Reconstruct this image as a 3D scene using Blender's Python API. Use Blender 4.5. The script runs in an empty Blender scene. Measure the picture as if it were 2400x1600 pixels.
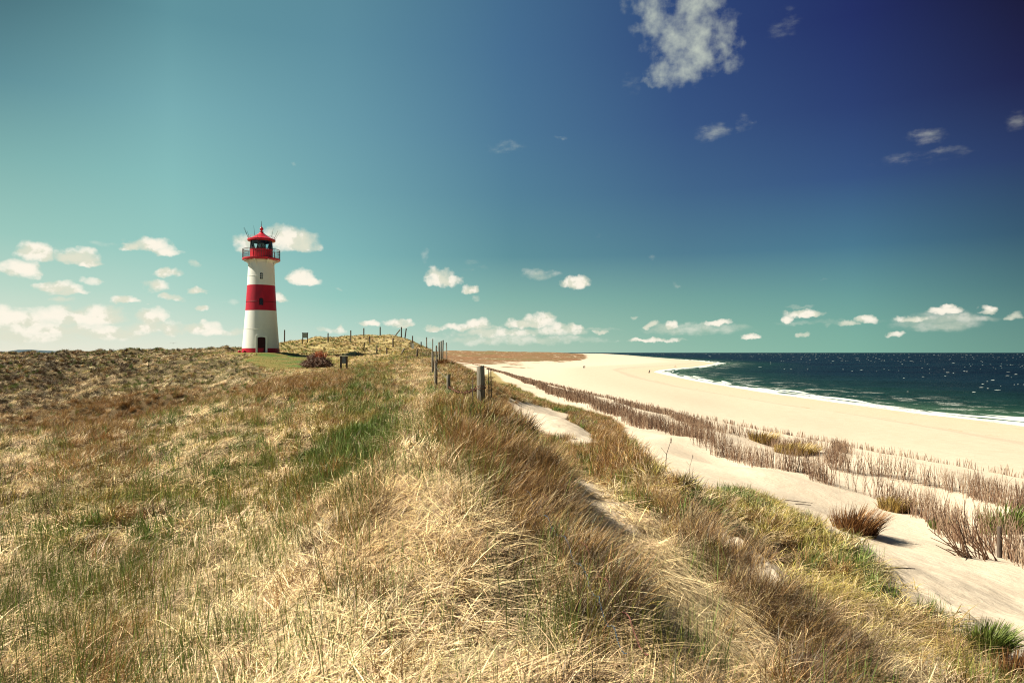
import bpy, bmesh, math, random
import numpy as np
from mathutils import Vector, Matrix
rng = np.random.default_rng(7)
QUICK = 0
random.seed(7)
sc = bpy.context.scene
COL = sc.collection
R = math.radians

# ------------------------------------------------------------------ camera, exposure
EYE = 12.5
F = 1600.0
PITCH = math.atan(26 / F)
sc.view_settings.view_transform = 'Standard'
sc.view_settings.look = 'None'
sc.view_settings.gamma = 1.0
EXPO = 1.0
sc.view_settings.exposure = EXPO
cam = bpy.data.cameras.new('camera')
cam.lens = 24.0; cam.sensor_width = 36.0; cam.clip_end = 90000; cam.clip_start = 0.05
camo = bpy.data.objects.new('camera', cam); COL.objects.link(camo)
camo.location = (0, 0, EYE); camo.rotation_euler = (R(90) + PITCH, 0, 0)
sc.camera = camo
sc.cycles.max_bounces = 5
sc.cycles.diffuse_bounces = 2
sc.cycles.transparent_max_bounces = 8
sc.cycles.use_denoising = True
sc.cycles.denoiser = 'OPENIMAGEDENOISE'
sc.cycles.denoising_input_passes = 'RGB_ALBEDO_NORMAL'
sc.cycles.denoising_prefilter = 'NONE'
sc.cycles.pixel_filter_type = 'BLACKMAN_HARRIS'
sc.cycles.filter_width = 1.1

# ------------------------------------------------------------------ sun
SUN_EL, SUN_AZ = R(47), R(176)            # azimuth as a math angle: to the left of the view
sd_ = Vector((math.cos(SUN_EL) * math.cos(SUN_AZ), math.cos(SUN_EL) * math.sin(SUN_AZ), math.sin(SUN_EL)))
sl = bpy.data.lights.new('sun', 'SUN'); sl.energy = 5.0; sl.angle = R(0.5); sl.color = (1.0, 0.92, 0.75)
so = bpy.data.objects.new('sun', sl); COL.objects.link(so)
so.rotation_euler = sd_.to_track_quat('Z', 'Y').to_euler()

def lin(c):
    return tuple(((v / 255) / 12.92 if v / 255 <= .04045 else ((v / 255 + .055) / 1.055) ** 2.4) for v in c)

# ------------------------------------------------------------------ node helpers
def N(nt, t, **k):
    n = nt.nodes.new(t)
    for a, v in k.items(): setattr(n, a, v)
    return n
def L(nt, a, b): nt.links.new(a, b)
def math_(nt, op, a, b=None, c=None, clamp=False):
    n = N(nt, 'ShaderNodeMath', operation=op, use_clamp=clamp)
    for i, v in enumerate((a, b, c)):
        if v is None: continue
        if isinstance(v, (int, float)): n.inputs[i].default_value = v
        else: L(nt, v, n.inputs[i])
    return n.outputs[0]
def mixc(nt, f, a, b, bt='MIX'):
    n = N(nt, 'ShaderNodeMix', data_type='RGBA', blend_type=bt)
    for i, v in ((0, f), (6, a), (7, b)):
        if isinstance(v, (int, float)): n.inputs[i].default_value = v
        elif isinstance(v, tuple): n.inputs[i].default_value = (*v[:3], 1)
        else: L(nt, v, n.inputs[i])
    return n.outputs[2]
def maprange(nt, v, a, b, c=0.0, d=1.0, smooth=True):
    n = N(nt, 'ShaderNodeMapRange', interpolation_type='SMOOTHSTEP' if smooth else 'LINEAR')
    L(nt, v, n.inputs[0])
    for i, q in enumerate((a, b, c, d)): n.inputs[i + 1].default_value = q
    return n.outputs[0]
def noise(nt, vec, scale, detail=4, rough=.55, dist=0.0, out=0, w=None):
    n = N(nt, 'ShaderNodeTexNoise')
    if vec is not None: L(nt, vec, n.inputs['Vector'])
    n.inputs['Scale'].default_value = scale; n.inputs['Detail'].default_value = detail
    n.inputs['Roughness'].default_value = rough; n.inputs['Distortion'].default_value = dist
    return n.outputs[out]
def vscale(nt, vec, s):
    n = N(nt, 'ShaderNodeVectorMath', operation='MULTIPLY'); L(nt, vec, n.inputs[0]); n.inputs[1].default_value = s
    return n.outputs[0]

# ------------------------------------------------------------------ sky (world)
def pix_dir(px, py):
    u, v = (px - 1200) / F, (800 - py) / F
    return np.array([u, math.cos(PITCH) - v * math.sin(PITCH), math.sin(PITCH) + v * math.cos(PITCH)])
def se(px, py):
    d = pix_dir(px, py); h = math.hypot(d[0], d[1])
    return d[0] / h, math.atan2(d[2], h)
SKX = [0, 400, 800, 1200, 1600, 2000, 2400]
SKY = [(0,   [(68,108,118), (92,144,154), (88,138,156), (68,110,148), (42,66,120), (31,42,98), (20,15,48)]),
       (200, [(98,147,155), (116,169,176), (103,154,171), (76,118,154), (52,80,130), (38,55,108), (28,32,76)]),
       (400, [(132,182,176), (134,189,187), (112,165,176), (82,128,158), (60,94,138), (50,78,128), (40,60,104)]),
       (600, [(162,206,192), (154,204,194), (132,188,187), (97,150,160), (82,128,148), (74,124,145), (54,94,112)]),
       (720, [(202,222,204), (186,218,203), (154,204,192), (140,187,173), (122,172,160), (110,164,155), (86,132,130)]),
       (826, [(234,232,214), (230,232,214), (204,224,208), (178,204,184), (148,189,170), (130,180,162), (108,152,140)])]
tab_e = np.array([[se(x, y)[1] for x in SKX] for y, _ in SKY])      # rows y, cols x
tab_c = np.array([[lin(c) for c in row] for _, row in SKY])
els = [0.0, R(2.2), R(4.5), R(8), R(13), R(18), R(24), R(40)]
w = bpy.data.worlds.new('World'); sc.world = w; w.use_nodes = True
nt = w.node_tree; nt.nodes.clear()
tc = N(nt, 'ShaderNodeTexCoord')
sep = N(nt, 'ShaderNodeSeparateXYZ'); L(nt, tc.outputs['Generated'], sep.inputs[0])
X, Y, Z = sep.outputs
hh = math_(nt, 'SQRT', math_(nt, 'ADD', math_(nt, 'MULTIPLY', X, X), math_(nt, 'MULTIPLY_ADD', Y, Y, 1e-6)))
S = math_(nt, 'DIVIDE', X, hh)
E = math_(nt, 'ARCTAN2', Z, hh)
gm = 2 ** (-EXPO)
tx = math_(nt, 'MULTIPLY_ADD', S, 1 / 1.3, 0.5, clamp=True)
cols_ = []
for e in els:
    cr = N(nt, 'ShaderNodeValToRGB'); L(nt, tx, cr.inputs[0])
    cr.color_ramp.interpolation = 'EASE' if False else 'LINEAR'
    el_ = cr.color_ramp.elements
    while len(el_) < 7: el_.new(0.5)
    for i, x in enumerate(SKX):
        s = se(x, 400)[0]
        col = np.array([np.interp(-e, -tab_e[:, i], tab_c[:, i, k]) if False else np.interp(e, tab_e[::-1, i], tab_c[::-1, i, k]) for k in range(3)])
        if e > R(30): col = col * .8
        col = col * (1 - .10 * math.exp(-((i - 3) / 1.6) ** 2) * min(1, e / R(9)))
        el_[i].position = s / 1.3 + .5
        el_[i].color = (*(col * gm), 1)
    cols_.append(cr.outputs[0])
acc = cols_[0]
for i in range(1, len(els)):
    acc = mixc(nt, maprange(nt, E, els[i - 1], els[i], smooth=False), acc, cols_[i])
# a share of the physical sky in the mix
skt = N(nt, 'ShaderNodeTexSky', sky_type='NISHITA'); skt.sun_disc = False
skt.sun_elevation = SUN_EL; skt.sun_rotation = math.pi / 2 - SUN_AZ
sks = mixc(nt, 1.0, skt.outputs[0], (0.10, 0.10, 0.10), 'MULTIPLY')
acc = mixc(nt, 0.015, acc, sks)
# clouds: puffs at their bearings, edges broken by noise
P = N(nt, 'ShaderNodeCombineXYZ'); L(nt, S, P.inputs[0]); L(nt, E, P.inputs[1]); P = P.outputs[0]
wn = noise(nt, P, 46, 4, .55, out=1)
wv = N(nt, 'ShaderNodeVectorMath', operation='MULTIPLY_ADD'); L(nt, wn, wv.inputs[0])
wv.inputs[1].default_value = (.034, .020, 0); wv.inputs[2].default_value = (-.017, -.010, 0)
wa = N(nt, 'ShaderNodeVectorMath', operation='ADD'); L(nt, P, wa.inputs[0]); L(nt, wv.outputs[0], wa.inputs[1])
PW = wa.outputs[0]
CL = """1575 85 95 85 .62;1590 125 85 70 .66;1545 160 60 45 .5;1505 55 48 62 .42;1662 95 42 66 .42;1640 145 50 38 .38;1515 188 42 15 .42;1590 15 75 45 .6;1560 110 60 60 .7;1480 15 45 30 .3
672 556 46 32 1.2;645 552 34 30 1;692 568 34 18 1.1;566 560 24 17 .7;688 640 28 20 1.1;705 650 32 10 .9;343 564 46 19 1.2;375 578 34 9 .8;300 568 22 12 .9;82 582 42 23 1.2;185 592 48 19 1.2;200 604 38 12 1;48 620 42 22 1.2;135 662 48 12 1;160 672 42 9 .9
210 643 26 8 .6;100 656 28 8 .8;140 688 30 7 .5;235 558 25 8 .35;388 630 30 13 .9;445 605 15 8 .4;360 658 28 11 .6;398 683 26 8 .9;452 672 20 9 1;292 692 28 11 1;462 710 17 7 .9;642 687 16 10 .9;70 713 34 6 .5
40 740 90 22 .85;160 730 90 24 .95;240 728 46 24 1;110 760 130 20 .8;350 735 30 26 1;360 755 60 20 .9;460 755 38 15 1;490 764 30 9 .8;545 762 26 8 .6;250 765 90 14 .7;0 722 30 16 .7;40 775 160 12 .6
1008 636 28 20 1.2;1020 648 36 13 1;1077 667 19 12 1;1092 685 10 6 .4;1090 612 26 10 .32;978 588 9 14 .35;1243 630 36 12 .42;1325 652 30 15 1.1;1310 648 14 12 1;1370 538 10 6 .18
850 745 22 7 1;915 743 22 10 1;930 752 20 8 .9;760 757 30 6 .5;780 750 10 8 .7;1000 755 20 9 1;1100 744 26 13 1.1;1080 752 60 9 .9;1235 736 34 17 1.2;1215 745 50 12 1.1;1150 765 90 10 .7;1280 760 60 10 .7;1320 750 18 9 .8;1290 752 30 8 .7;1380 762 15 6 .9;1180 780 200 10 .45
1500 747 16 9 1;1545 749 14 9 .8;1650 742 28 6 .8;1600 756 110 14 .42;1500 782 60 5 .8;1480 780 34 3 .6;1720 777 20 6 1;1848 720 42 9 1.2;1810 732 14 9 1.1;1950 742 20 8 .85;1985 732 20 8 .7;1845 770 12 5 .7;1340 755 70 4 .3;1900 738 120 6 .3
2100 733 36 10 1;2165 716 40 9 1.2;2180 706 22 6 1.1;2150 738 100 20 .42;2262 712 16 8 .9;2335 728 22 13 .8;2055 769 18 5 .6;2200 730 90 10 .4;1455 730 10 4 .3;1840 705 30 3 .2
2130 315 38 17 .36;2100 365 75 16 .3;2150 352 60 9 .28;1635 303 38 17 .36;1705 290 13 22 .24;1800 55 32 24 .22;1168 340 32 13 .34;673 375 9 5 .4;1285 317 12 4 .25;2345 280 22 20 .15;1450 195 14 16 .16;1495 588 8 6 .25;1900 645 12 5 .2;1555 655 14 5 .2;530 690 14 9 .25;775 665 12 4 .25"""
blobs = []
for it in CL.replace('\n', ';').split(';'):
    v = [float(q) for q in it.split()]
    k = 2400 / 2352
    cx, cy, rx, ry, wt = v[0] * k, v[1] * k, v[2] * k, v[3] * k, v[4]
    s0, e0 = se(cx, cy); s1 = se(cx + rx, cy)[0]; e1 = se(cx, cy - ry)[1]
    blobs.append((s0, e0, abs(s1 - s0), abs(e1 - e0), wt))
fld = None; wis = None
for (s0, e0, rs, re_, wt) in blobs:
    big = e0 > R(20) and .05 < s0 < .3 and wt > .25
    m = N(nt, 'ShaderNodeVectorMath', operation='MULTIPLY_ADD'); L(nt, PW, m.inputs[0])
    q = 0.80 if not big else 1.08
    if wt < .55 and not big and e0 > R(7): wt *= .5
    m.inputs[1].default_value = (q / rs, q / re_, 0); m.inputs[2].default_value = (-s0 * q / rs, -e0 * q / re_, 0)
    mo = m.outputs[0]
    if wt >= .78:                       # cumulus: flatter below than above
        sy = N(nt, 'ShaderNodeVectorMath', operation='MULTIPLY'); L(nt, mo, sy.inputs[0]); sy.inputs[1].default_value = (1, 1.6, 1)
        mi = N(nt, 'ShaderNodeVectorMath', operation='MINIMUM'); L(nt, mo, mi.inputs[0]); L(nt, sy.outputs[0], mi.inputs[1]); mo = mi.outputs[0]
    ln = N(nt, 'ShaderNodeVectorMath', operation='DOT_PRODUCT'); L(nt, mo, ln.inputs[0]); L(nt, mo, ln.inputs[1])
    lv = ln.outputs['Value']
    if wt < .55 and not big:
        c = math_(nt, 'MULTIPLY_ADD', lv, -wt, wt)
        wis = c if wis is None else math_(nt, 'MAXIMUM', wis, c)
    else:
        c = math_(nt, 'MULTIPLY_ADD', lv, -min(wt, 1.0), min(wt, 1.0))
        fld = c if fld is None else math_(nt, 'MAXIMUM', fld, c)
f1 = noise(nt, P, 36, 7, .55)
f2v = N(nt, 'ShaderNodeVectorMath', operation='ADD'); L(nt, P, f2v.inputs[0]); f2v.inputs[1].default_value = (.006, -.006, 0)
f2 = noise(nt, f2v.outputs[0], 30, 4, .58)
fld_c = math_(nt, 'MAXIMUM', fld, -1.0)
f3 = noise(nt, P, 95, 4, .5)
hi = maprange(nt, E, R(9), R(19))
am = math_(nt, 'MULTIPLY_ADD', hi, .7, 1.8)
nz = math_(nt, 'ADD', math_(nt, 'MULTIPLY', math_(nt, 'SUBTRACT', f1, .5), am), math_(nt, 'MULTIPLY', math_(nt, 'SUBTRACT', f3, .5), .5))
dens = math_(nt, 'ADD', math_(nt, 'ADD', fld_c, nz), .16)
op = math_(nt, 'MULTIPLY', maprange(nt, math_(nt, 'MULTIPLY', dens, math_(nt, 'MULTIPLY_ADD', hi, -.42, 1)), -.02, 1.15), maprange(nt, fld_c, -.7, .25))
op = math_(nt, 'POWER', op, .75)
op = math_(nt, 'MULTIPLY', op, math_(nt, 'MULTIPLY_ADD', hi, -.02, .98))
wis = math_(nt, 'MAXIMUM', wis, -1.0)
wd = math_(nt, 'ADD', wis, math_(nt, 'MULTIPLY', math_(nt, 'SUBTRACT', noise(nt, vscale(nt, P, (1, 2.2, 1)), 26, 7, .62), .5), 1.1))
wo_ = math_(nt, 'MULTIPLY', math_(nt, 'MULTIPLY', maprange(nt, wd, -.05, .85), maprange(nt, wis, -.15, .2)), .85)
op = math_(nt, 'MAXIMUM', op, wo_)
sh = maprange(nt, math_(nt, 'SUBTRACT', f1, f2), -0.06, 0.06)  # light and shade of the puffs painted in from offset noise
cb = tuple(np.array(lin((255, 247, 230))) * gm); cd = tuple(np.array(lin((226, 226, 205))) * gm)
cc = mixc(nt, sh, cd, cb)
cg = tuple(np.array(lin((216, 224, 204))) * gm)
cc = mixc(nt, maprange(nt, E, R(10), R(20)), cc, cg)
acc = mixc(nt, op, acc, cc)
bg = N(nt, 'ShaderNodeBackground'); L(nt, acc, bg.inputs[0]); bg.inputs[1].default_value = 1.0
wo = N(nt, 'ShaderNodeOutputWorld'); L(nt, bg.outputs[0], wo.inputs[0])
w.cycles.sampling_method = 'NONE'

# ------------------------------------------------------------------ numpy noise
_perm = np.random.default_rng(3).permutation(256); _perm = np.concatenate([_perm, _perm])
_g = np.random.default_rng(4).uniform(0, 2 * np.pi, 256); _gx, _gy = np.cos(_g), np.sin(_g)
def perlin(x, y):
    xi = np.floor(x).astype(int); yi = np.floor(y).astype(int); xf = x - xi; yf = y - yi
    u = xf * xf * xf * (xf * (xf * 6 - 15) + 10); v = yf * yf * yf * (yf * (yf * 6 - 15) + 10)
    def g(a, b, dx, dy):
        h = _perm[_perm[a & 255] + (b & 255)]
        return _gx[h] * dx + _gy[h] * dy
    n00 = g(xi, yi, xf, yf); n10 = g(xi + 1, yi, xf - 1, yf); n01 = g(xi, yi + 1, xf, yf - 1); n11 = g(xi + 1, yi + 1, xf - 1, yf - 1)
    return ((n00 * (1 - u) + n10 * u) * (1 - v) + (n01 * (1 - u) + n11 * u) * v) * 1.5
def fbm(x, y, o=3):
    s = 0; a = 1; t = 0
    for i in range(o):
        s = s + a * perlin(x * 2 ** i + 13.7 * i, y * 2 ** i - 7.1 * i); t += a; a *= .5
    return s / t
def sstep(x, a, b):
    t = np.clip((x - a) / (b - a), 0, 1); return t * t * (3 - 2 * t)

# ------------------------------------------------------------------ terrain
PROF = {
 -900: [(2,10.8),(6,10.5),(10,10.4),(16,10.2),(28,8.8),(45,9.0),(60,9.6),(90,11.3),(130,11.8),(200,10),(500,9),(1500,10),(5000,6)],
 0: [(2,10.85),(4,10.65),(8,10.45),(16,10.45),(28,8.6),(45,9.0),(60,9.8),(100,11.7),(125,12.2),(160,11),(300,9),(1500,10),(5000,6)],
 300: [(2,10.85),(4,10.65),(8,10.5),(18,10.7),(30,8.9),(48,9.6),(60,10.3),(85,11.6),(110,12.7),(140,11.5),(300,9),(1500,10),(5000,6)],
 500: [(2,10.85),(4,10.7),(8,10.6),(21,11.0),(32,9.6),(50,10.2),(70,11.5),(84,12.3),(100,13.0),(130,12),(300,9),(1500,10),(5000,6)],
 600: [(2,10.85),(8,10.65),(24,11.1),(35,10.2),(55,10.95),(70,11.7),(80,12.45),(88,12.5),(100,12.9),(120,13),(150,12),(300,9),(1500,10),(5000,6)],
 650: [(2,10.85),(8,10.7),(26,11.3),(40,10.7),(60,11.35),(72,11.9),(84,12.05),(95,12.9),(108,14.2),(130,13.5),(300,9),(1500,10),(5000,6)],
 760: [(2,10.85),(3.5,10.8),(5,11.0),(6.3,11.12),(8,10.95),(12,11.0),(28,11.4),(45,11.05),(56,11.1),(68,11.4),(84,11.75),(100,13.3),(125,15.5),(150,15),(300,9),(1500,10),(5000,6)],
 900: [(2,10.9),(3.5,10.88),(5,11.15),(6.5,11.38),(9,11.2),(14,11.3),(30,11.4),(45,11.5),(60,11.65),(80,12.2),(100,13.3),(125,15.0),(150,16.8),(180,15),(300,9),(1500,12),(5000,6)],
 960: [(2,10.9),(3.5,10.85),(5,11.1),(6.5,11.3),(10,11.3),(14,11.3),(30,11.45),(45,11.7),(60,12.0),(80,12.6),(100,13.6),(125,15.0),(150,16.4),(180,15),(300,9),(1500,12),(5000,6)],
 1000: [(2,10.9),(3.5,10.85),(5,11.15),(6.5,11.4),(8,11.35),(12,11.3),(20,11.3),(30,11.5),(50,12.0),(80,12.8),(95,13.5),(112,14.2),(140,13.5),(300,8),(1500,13),(5000,6)],
 1045: [(2,10.9),(3.5,10.85),(5,11.2),(6.5,11.45),(10,11.5),(17,11.45),(20,11.35),(30,11.5),(40,11.95),(52,12.35),(70,12.75),(90,12.4),(130,9),(200,7),(300,6),(800,5),(1500,15.5),(2500,12),(5000,4)],
 1080: [(2,10.9),(3.5,10.85),(5,11.2),(7,11.5),(10,11.55),(17,11.4),(25,11.5),(35,12.0),(42,12.1),(55,11.0),(80,8.4),(150,7),(300,4.5),(700,4),(1500,16),(2500,12),(5000,4)],
 1130: [(2,10.9),(3.5,10.88),(5,11.15),(7,11.45),(10,11.5),(14,11.0),(20,10.8),(27,11.0),(34,11.25),(42,10.3),(55,9),(75,8.4),(110,8.2),(160,6),(330,4.5),(700,3.5),(1500,15.5),(2500,12),(5000,4)],
 1200: [(2,10.9),(4,10.85),(6,11.1),(8,11.2),(10,11.05),(15,10.3),(22,9.9),(30,10.1),(38,10.5),(48,9.2),(60,8.5),(100,8.3),(150,6),(220,4.5),(400,2.5),(700,3),(1500,14.5),(2500,10),(5000,3)],
 1300: [(2,10.9),(4,10.85),(6,10.95),(8,10.95),(10,10.75),(13,10.3),(17,9.95),(22,10.1),(26,10.35),(33,9.2),(50,8.5),(64,8.4),(100,7),(130,5.7),(200,4),(400,2),(700,2.5),(1500,13),(2500,9),(5000,2)],
 1400: [(2,10.9),(4,10.8),(6,10.75),(8,10.7),(10,10.5),(12.5,10.2),(15,10.25),(18,10.4),(22,9.7),(30,8.9),(42,8.45),(60,8.4),(90,6.5),(105,5.6),(200,3),(450,1.5),(900,3),(1500,6),(2500,4),(5000,2)],
 1470: [(2,10.9),(4,10.75),(8,10.6),(12,10.5),(14,10.5),(17,9.7),(24,9.1),(38,8.4),(50,8.4),(75,6.5),(95,5.6),(200,2.5),(450,1.5),(1500,2.5),(5000,1.5)],
 1560: [(2,10.85),(4,10.7),(6,10.6),(8,10.5),(11,10.4),(13,10.2),(16,9.7),(24,8.9),(35,8.35),(44,8.4),(70,6),(80,5.5),(200,1.8),(600,1.5),(5000,1)],
 1700: [(2,10.85),(4,10.55),(6,10.35),(9,10.25),(11.5,10.2),(14,9.8),(20,9.0),(26,8.4),(33,8.4),(50,6.5),(62,5.5),(150,1.5),(5000,1)],
 2000: [(2,10.8),(4.6,10.25),(6.8,10.0),(9,9.95),(11,9.4),(15,8.8),(19.5,8.35),(25,8.4),(35,7.2),(48,5.5),(100,2.0),(5000,1)],
 2400: [(2,10.7),(5.5,9.85),(6.5,9.75),(8,9.4),(12,8.74),(15,8.5),(18,8.4),(24,7.8),(38,5.5),(80,2.5),(120,.8),(5000,1)],
 3200: [(2,10.5),(4,9.8),(6,9.2),(9,8.6),(14,8.2),(20,7),(30,5.5),(60,2.5),(100,.5),(5000,.5)]}
NA, NR = 700, 700
AZ0, AZ1 = -0.97, 0.91
LR0, LR1 = math.log(1.5), math.log(6000)
ga = np.linspace(AZ0, AZ1, NA); gr = np.linspace(LR0, LR1, NR)
ks = sorted(PROF)
kaz = np.array([math.atan((k - 1200) / F) for k in ks])
tabz = []
for k, a in zip(ks, kaz):
    p = PROF[k]; c = math.cos(a)
    tabz.append(np.interp(gr, [math.log(d / c) for d, _ in p], [z for _, z in p]))
tabz = np.array(tabz)
G = np.array([np.interp(ga, kaz, tabz[:, j]) for j in range(NR)]).T
def gblur(a, s, ax):
    n = int(3 * s); k = np.exp(-.5 * (np.arange(-n, n + 1) / s) ** 2); k /= k.sum()
    pad = [(0, 0), (0, 0)]; pad[ax] = (n, n); b = np.pad(a, pad, mode='edge')
    return np.apply_along_axis(lambda m: np.convolve(m, k, mode='valid'), ax, b)
G = gblur(gblur(G, 5, 1), 9, 0)

SHORE = [(120,-400),(105,-60),(97,60),(94,126),(91,140),(89,169),(86.5,217),(88,298),(98,435),(110,480),(133,530),(165,588),(205,690),(250,800),(262,880),(290,1050),(310,1250),(420,2200),(560,3300),(900,6500),(600,20000),(-9000,40000)]
SHA = np.array(SHORE, float)
def shore_sd(x, y):
    best = np.full(x.shape, 1e12)
    for a, b in zip(SHA[:-1], SHA[1:]):
        d = b - a; t = np.clip(((x - a[0]) * d[0] + (y - a[1]) * d[1]) / (d @ d), 0, 1)
        q = (x - a[0] - t * d[0]) ** 2 + (y - a[1] - t * d[1]) ** 2
        best = np.minimum(best, q)
    poly = np.vstack([SHA, [(-60000, 40000), (-60000, -400)]])
    ins = np.zeros(x.shape, bool); j = len(poly) - 1
    for i in range(len(poly)):
        xi, yi = poly[i]; xj, yj = poly[j]
        ins ^= ((yi > y) != (yj > y)) & (x < (xj - xi) * (y - yi) / (yj - yi + 1e-9) + xi); j = i
    return np.where(ins, 1, -1) * np.sqrt(best)
def grid_sample(g, x, y):
    az = np.arctan2(x, y); lr = np.log(np.maximum(np.hypot(x, y), 1e-3))
    u = np.clip((az - AZ0) / (AZ1 - AZ0) * (NA - 1), 0, NA - 1.001); v = np.clip((lr - LR0) / (LR1 - LR0) * (NR - 1), 0, NR - 1.001)
    i = u.astype(int); j = v.astype(int); u -= i; v -= j
    return (g[i, j] * (1 - u) + g[i + 1, j] * u) * (1 - v) + (g[i, j + 1] * (1 - u) + g[i + 1, j + 1] * u) * v
LHX, LHY, LHZ = -30.9, 84.0, 12.5
SCARPS = []
def scarp(x, y):
    h = 0
    for P_, amp, wl_ in SCARPS:
        best = np.full(x.shape, 1e9); sg = np.zeros(x.shape); fd = np.zeros(x.shape); n = len(P_) - 1
        for i in range(n):
            a, b = P_[i], P_[i + 1]; d = b - a; ll = np.hypot(*d)
            t = ((x - a[0]) * d[0] + (y - a[1]) * d[1]) / (ll * ll); tc_ = np.clip(t, 0, 1)
            q = np.hypot(x - a[0] - tc_ * d[0], y - a[1] - tc_ * d[1]); cr = ((x - a[0]) * d[1] - (y - a[1]) * d[0]) / ll
            k = q < best; best = np.where(k, q, best); sg = np.where(k, np.where(cr > 0, 1, -1) * q, sg); fd = np.where(k, (i + tc_) / n, fd)
        amp_ = amp * sstep(fd, .02, .4) * (1 - sstep(fd, .88, 1)) * (1 + .5 * perlin(x / 1.3, y / 1.3))
        sg = sg + perlin(x / .7, y / .7) * .12
        h = h + amp_ * np.where(sg < 0, np.exp(sg / wl_), 1 - sstep(sg, 0, .28))
    return h
def height(x, y, sd=None):
    x = np.asarray(x, float); y = np.asarray(y, float)
    z = grid_sample(G, x, y)
    r = np.hypot(x, y); az = np.arctan2(x, y)
    dl = np.hypot(x - LHX, y - LHY)
    lawn = 1 - sstep(np.hypot((x + .325 * y) / (.07 * np.maximum(y, 1)), (y - 70) / 15), .8, 1.15)
    lawn = np.maximum(lawn, 1 - sstep(dl, 8, 12))
    left = (1 - sstep(x / np.maximum(y, 1), -.42, -.30)) * sstep(r, 20, 34) * (1 - sstep(r, 300, 600))
    hill = sstep(r, 60, 90) * (1 - sstep(r, 200, 400)) * sstep(x / np.maximum(y, 1), -.42, -.33) * (1 - sstep(x / np.maximum(y, 1), -.10, -.07))
    seaw = sstep(x, -2, 6) * sstep(r, 8, 16)
    h = (perlin(x / 3.4, y / 3.0) * .75 + perlin(x / 1.6 + 9, y / 1.6) * .3) * left * (1 - lawn)
    h += (perlin(x / 6, y / 6) * .55 + perlin(x / 2.4, y / 2.4) * .3) * hill * (1 - lawn)
    land = 1 - sstep(r, 40, 60)
    h += (perlin(x / 1.4, y / 1.4) * .08 + perlin(x / .7 + 31, y / .7) * .055 + perlin(x / .3, y / .3) * .022 + perlin(x / 5, y / 5) * .07) * land * (1 - seaw * .8)
    # sand mounds on the ledge between the brushwood rows
    led = seaw * (1 - sstep(z, 8.7, 9.3)) * sstep(z, 5.6, 7.2) * (1 - sstep(r, 150, 250))
    h += led * (perlin(x / 4.5 + 3, y / 6.5) * .5 + perlin(x / 2.1, y / 2.1) * .06)
    h += seaw * perlin(x / 2.2, y / 2.2) * .035 * (1 - sstep(r, 100, 200))
    far = sstep(r, 450, 800) * sstep(z, 3.0, 7)
    h += far * (fbm(x / 90, y / 60, 4) * 3.6)
    far2 = sstep(r, 200, 300) * (1 - sstep(x, -60, 0)); h += far2 * fbm(x / 60, y / 60, 3) * 1.2
    z = z + h
    if SCARPS: z = z + scarp(x, y)
    z = z * (1 - 0) 
    k = 1 - sstep(dl, 2.6, 5.5); z = z * (1 - k) + LHZ * k
    if sd is None: sd = shore_sd(x, y)
    b = -.35 + .045 * sd + np.maximum(sd - 30, 0) * .10 + np.maximum(sd - 62, 0) * .5
    b = np.where(sd < 0, -.35 + .03 * sd, b)
    z = np.minimum(z, b)
    return np.maximum(z, -6)
def hgt(x, y): return float(height(np.array([x]), np.array([y]))[0])
_ds = np.exp(np.linspace(math.log(1.6), math.log(4000), 5000))
def hit(px, py, disp=True):
    if disp: px, py = px * 2400 / 2352, py * 2400 / 2352
    d = pix_dir(px, py); d = d / d[1]
    x, y, z = d[0] * _ds, _ds, EYE + d[2] * _ds
    h = height(x, y)
    k = np.argmax(z < h)
    if not (z < h).any(): return None
    return Vector((x[k], y[k], h[k]))
def hitn(px, py, dmax=190):
    for k in range(40):
        p = hit(px, py + k, disp=False)
        if p is not None and p.y < dmax: return p
def inpoly(poly, x, y):
    ins = np.zeros(x.shape, bool); j = len(poly) - 1
    for i in range(len(poly)):
        xi, yi = poly[i]; xj, yj = poly[j]
        ins ^= ((yi > y) != (yj > y)) & (x < (xj - xi) * (y - yi) / (yj - yi + 1e-12) + xi); j = i
    return ins
def polydist(poly, x, y):
    best = np.full(x.shape, 1e12); P_ = np.array(poly, float)
    for a, b in zip(P_, np.roll(P_, -1, 0)):
        d = b - a; t = np.clip(((x - a[0]) * d[0] + (y - a[1]) * d[1]) / (d @ d + 1e-12), 0, 1)
        best = np.minimum(best, (x - a[0] - t * d[0]) ** 2 + (y - a[1] - t * d[1]) ** 2)
    return np.sqrt(best)

sc_ = []
for pts_, amp, wl_ in (([(1470, 1567), (1400, 1440), (1330, 1300), (1265, 1180), (1190, 1080), (1140, 990), (1110, 930)], .34, .7), ([(2020, 1567), (1900, 1490), (1800, 1420), (1700, 1330), (1610, 1235), (1540, 1160), (1450, 1080), (1380, 1035)], .34, .55), ([(2300, 1530), (2150, 1400), (2000, 1300), (1880, 1225)], .18, .8)):
    q_ = [hit(a, b) for a, b in pts_]; sc_.append((np.array([(v.x, v.y) for v in q_]), amp, wl_))
SCARPS = sc_

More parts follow.
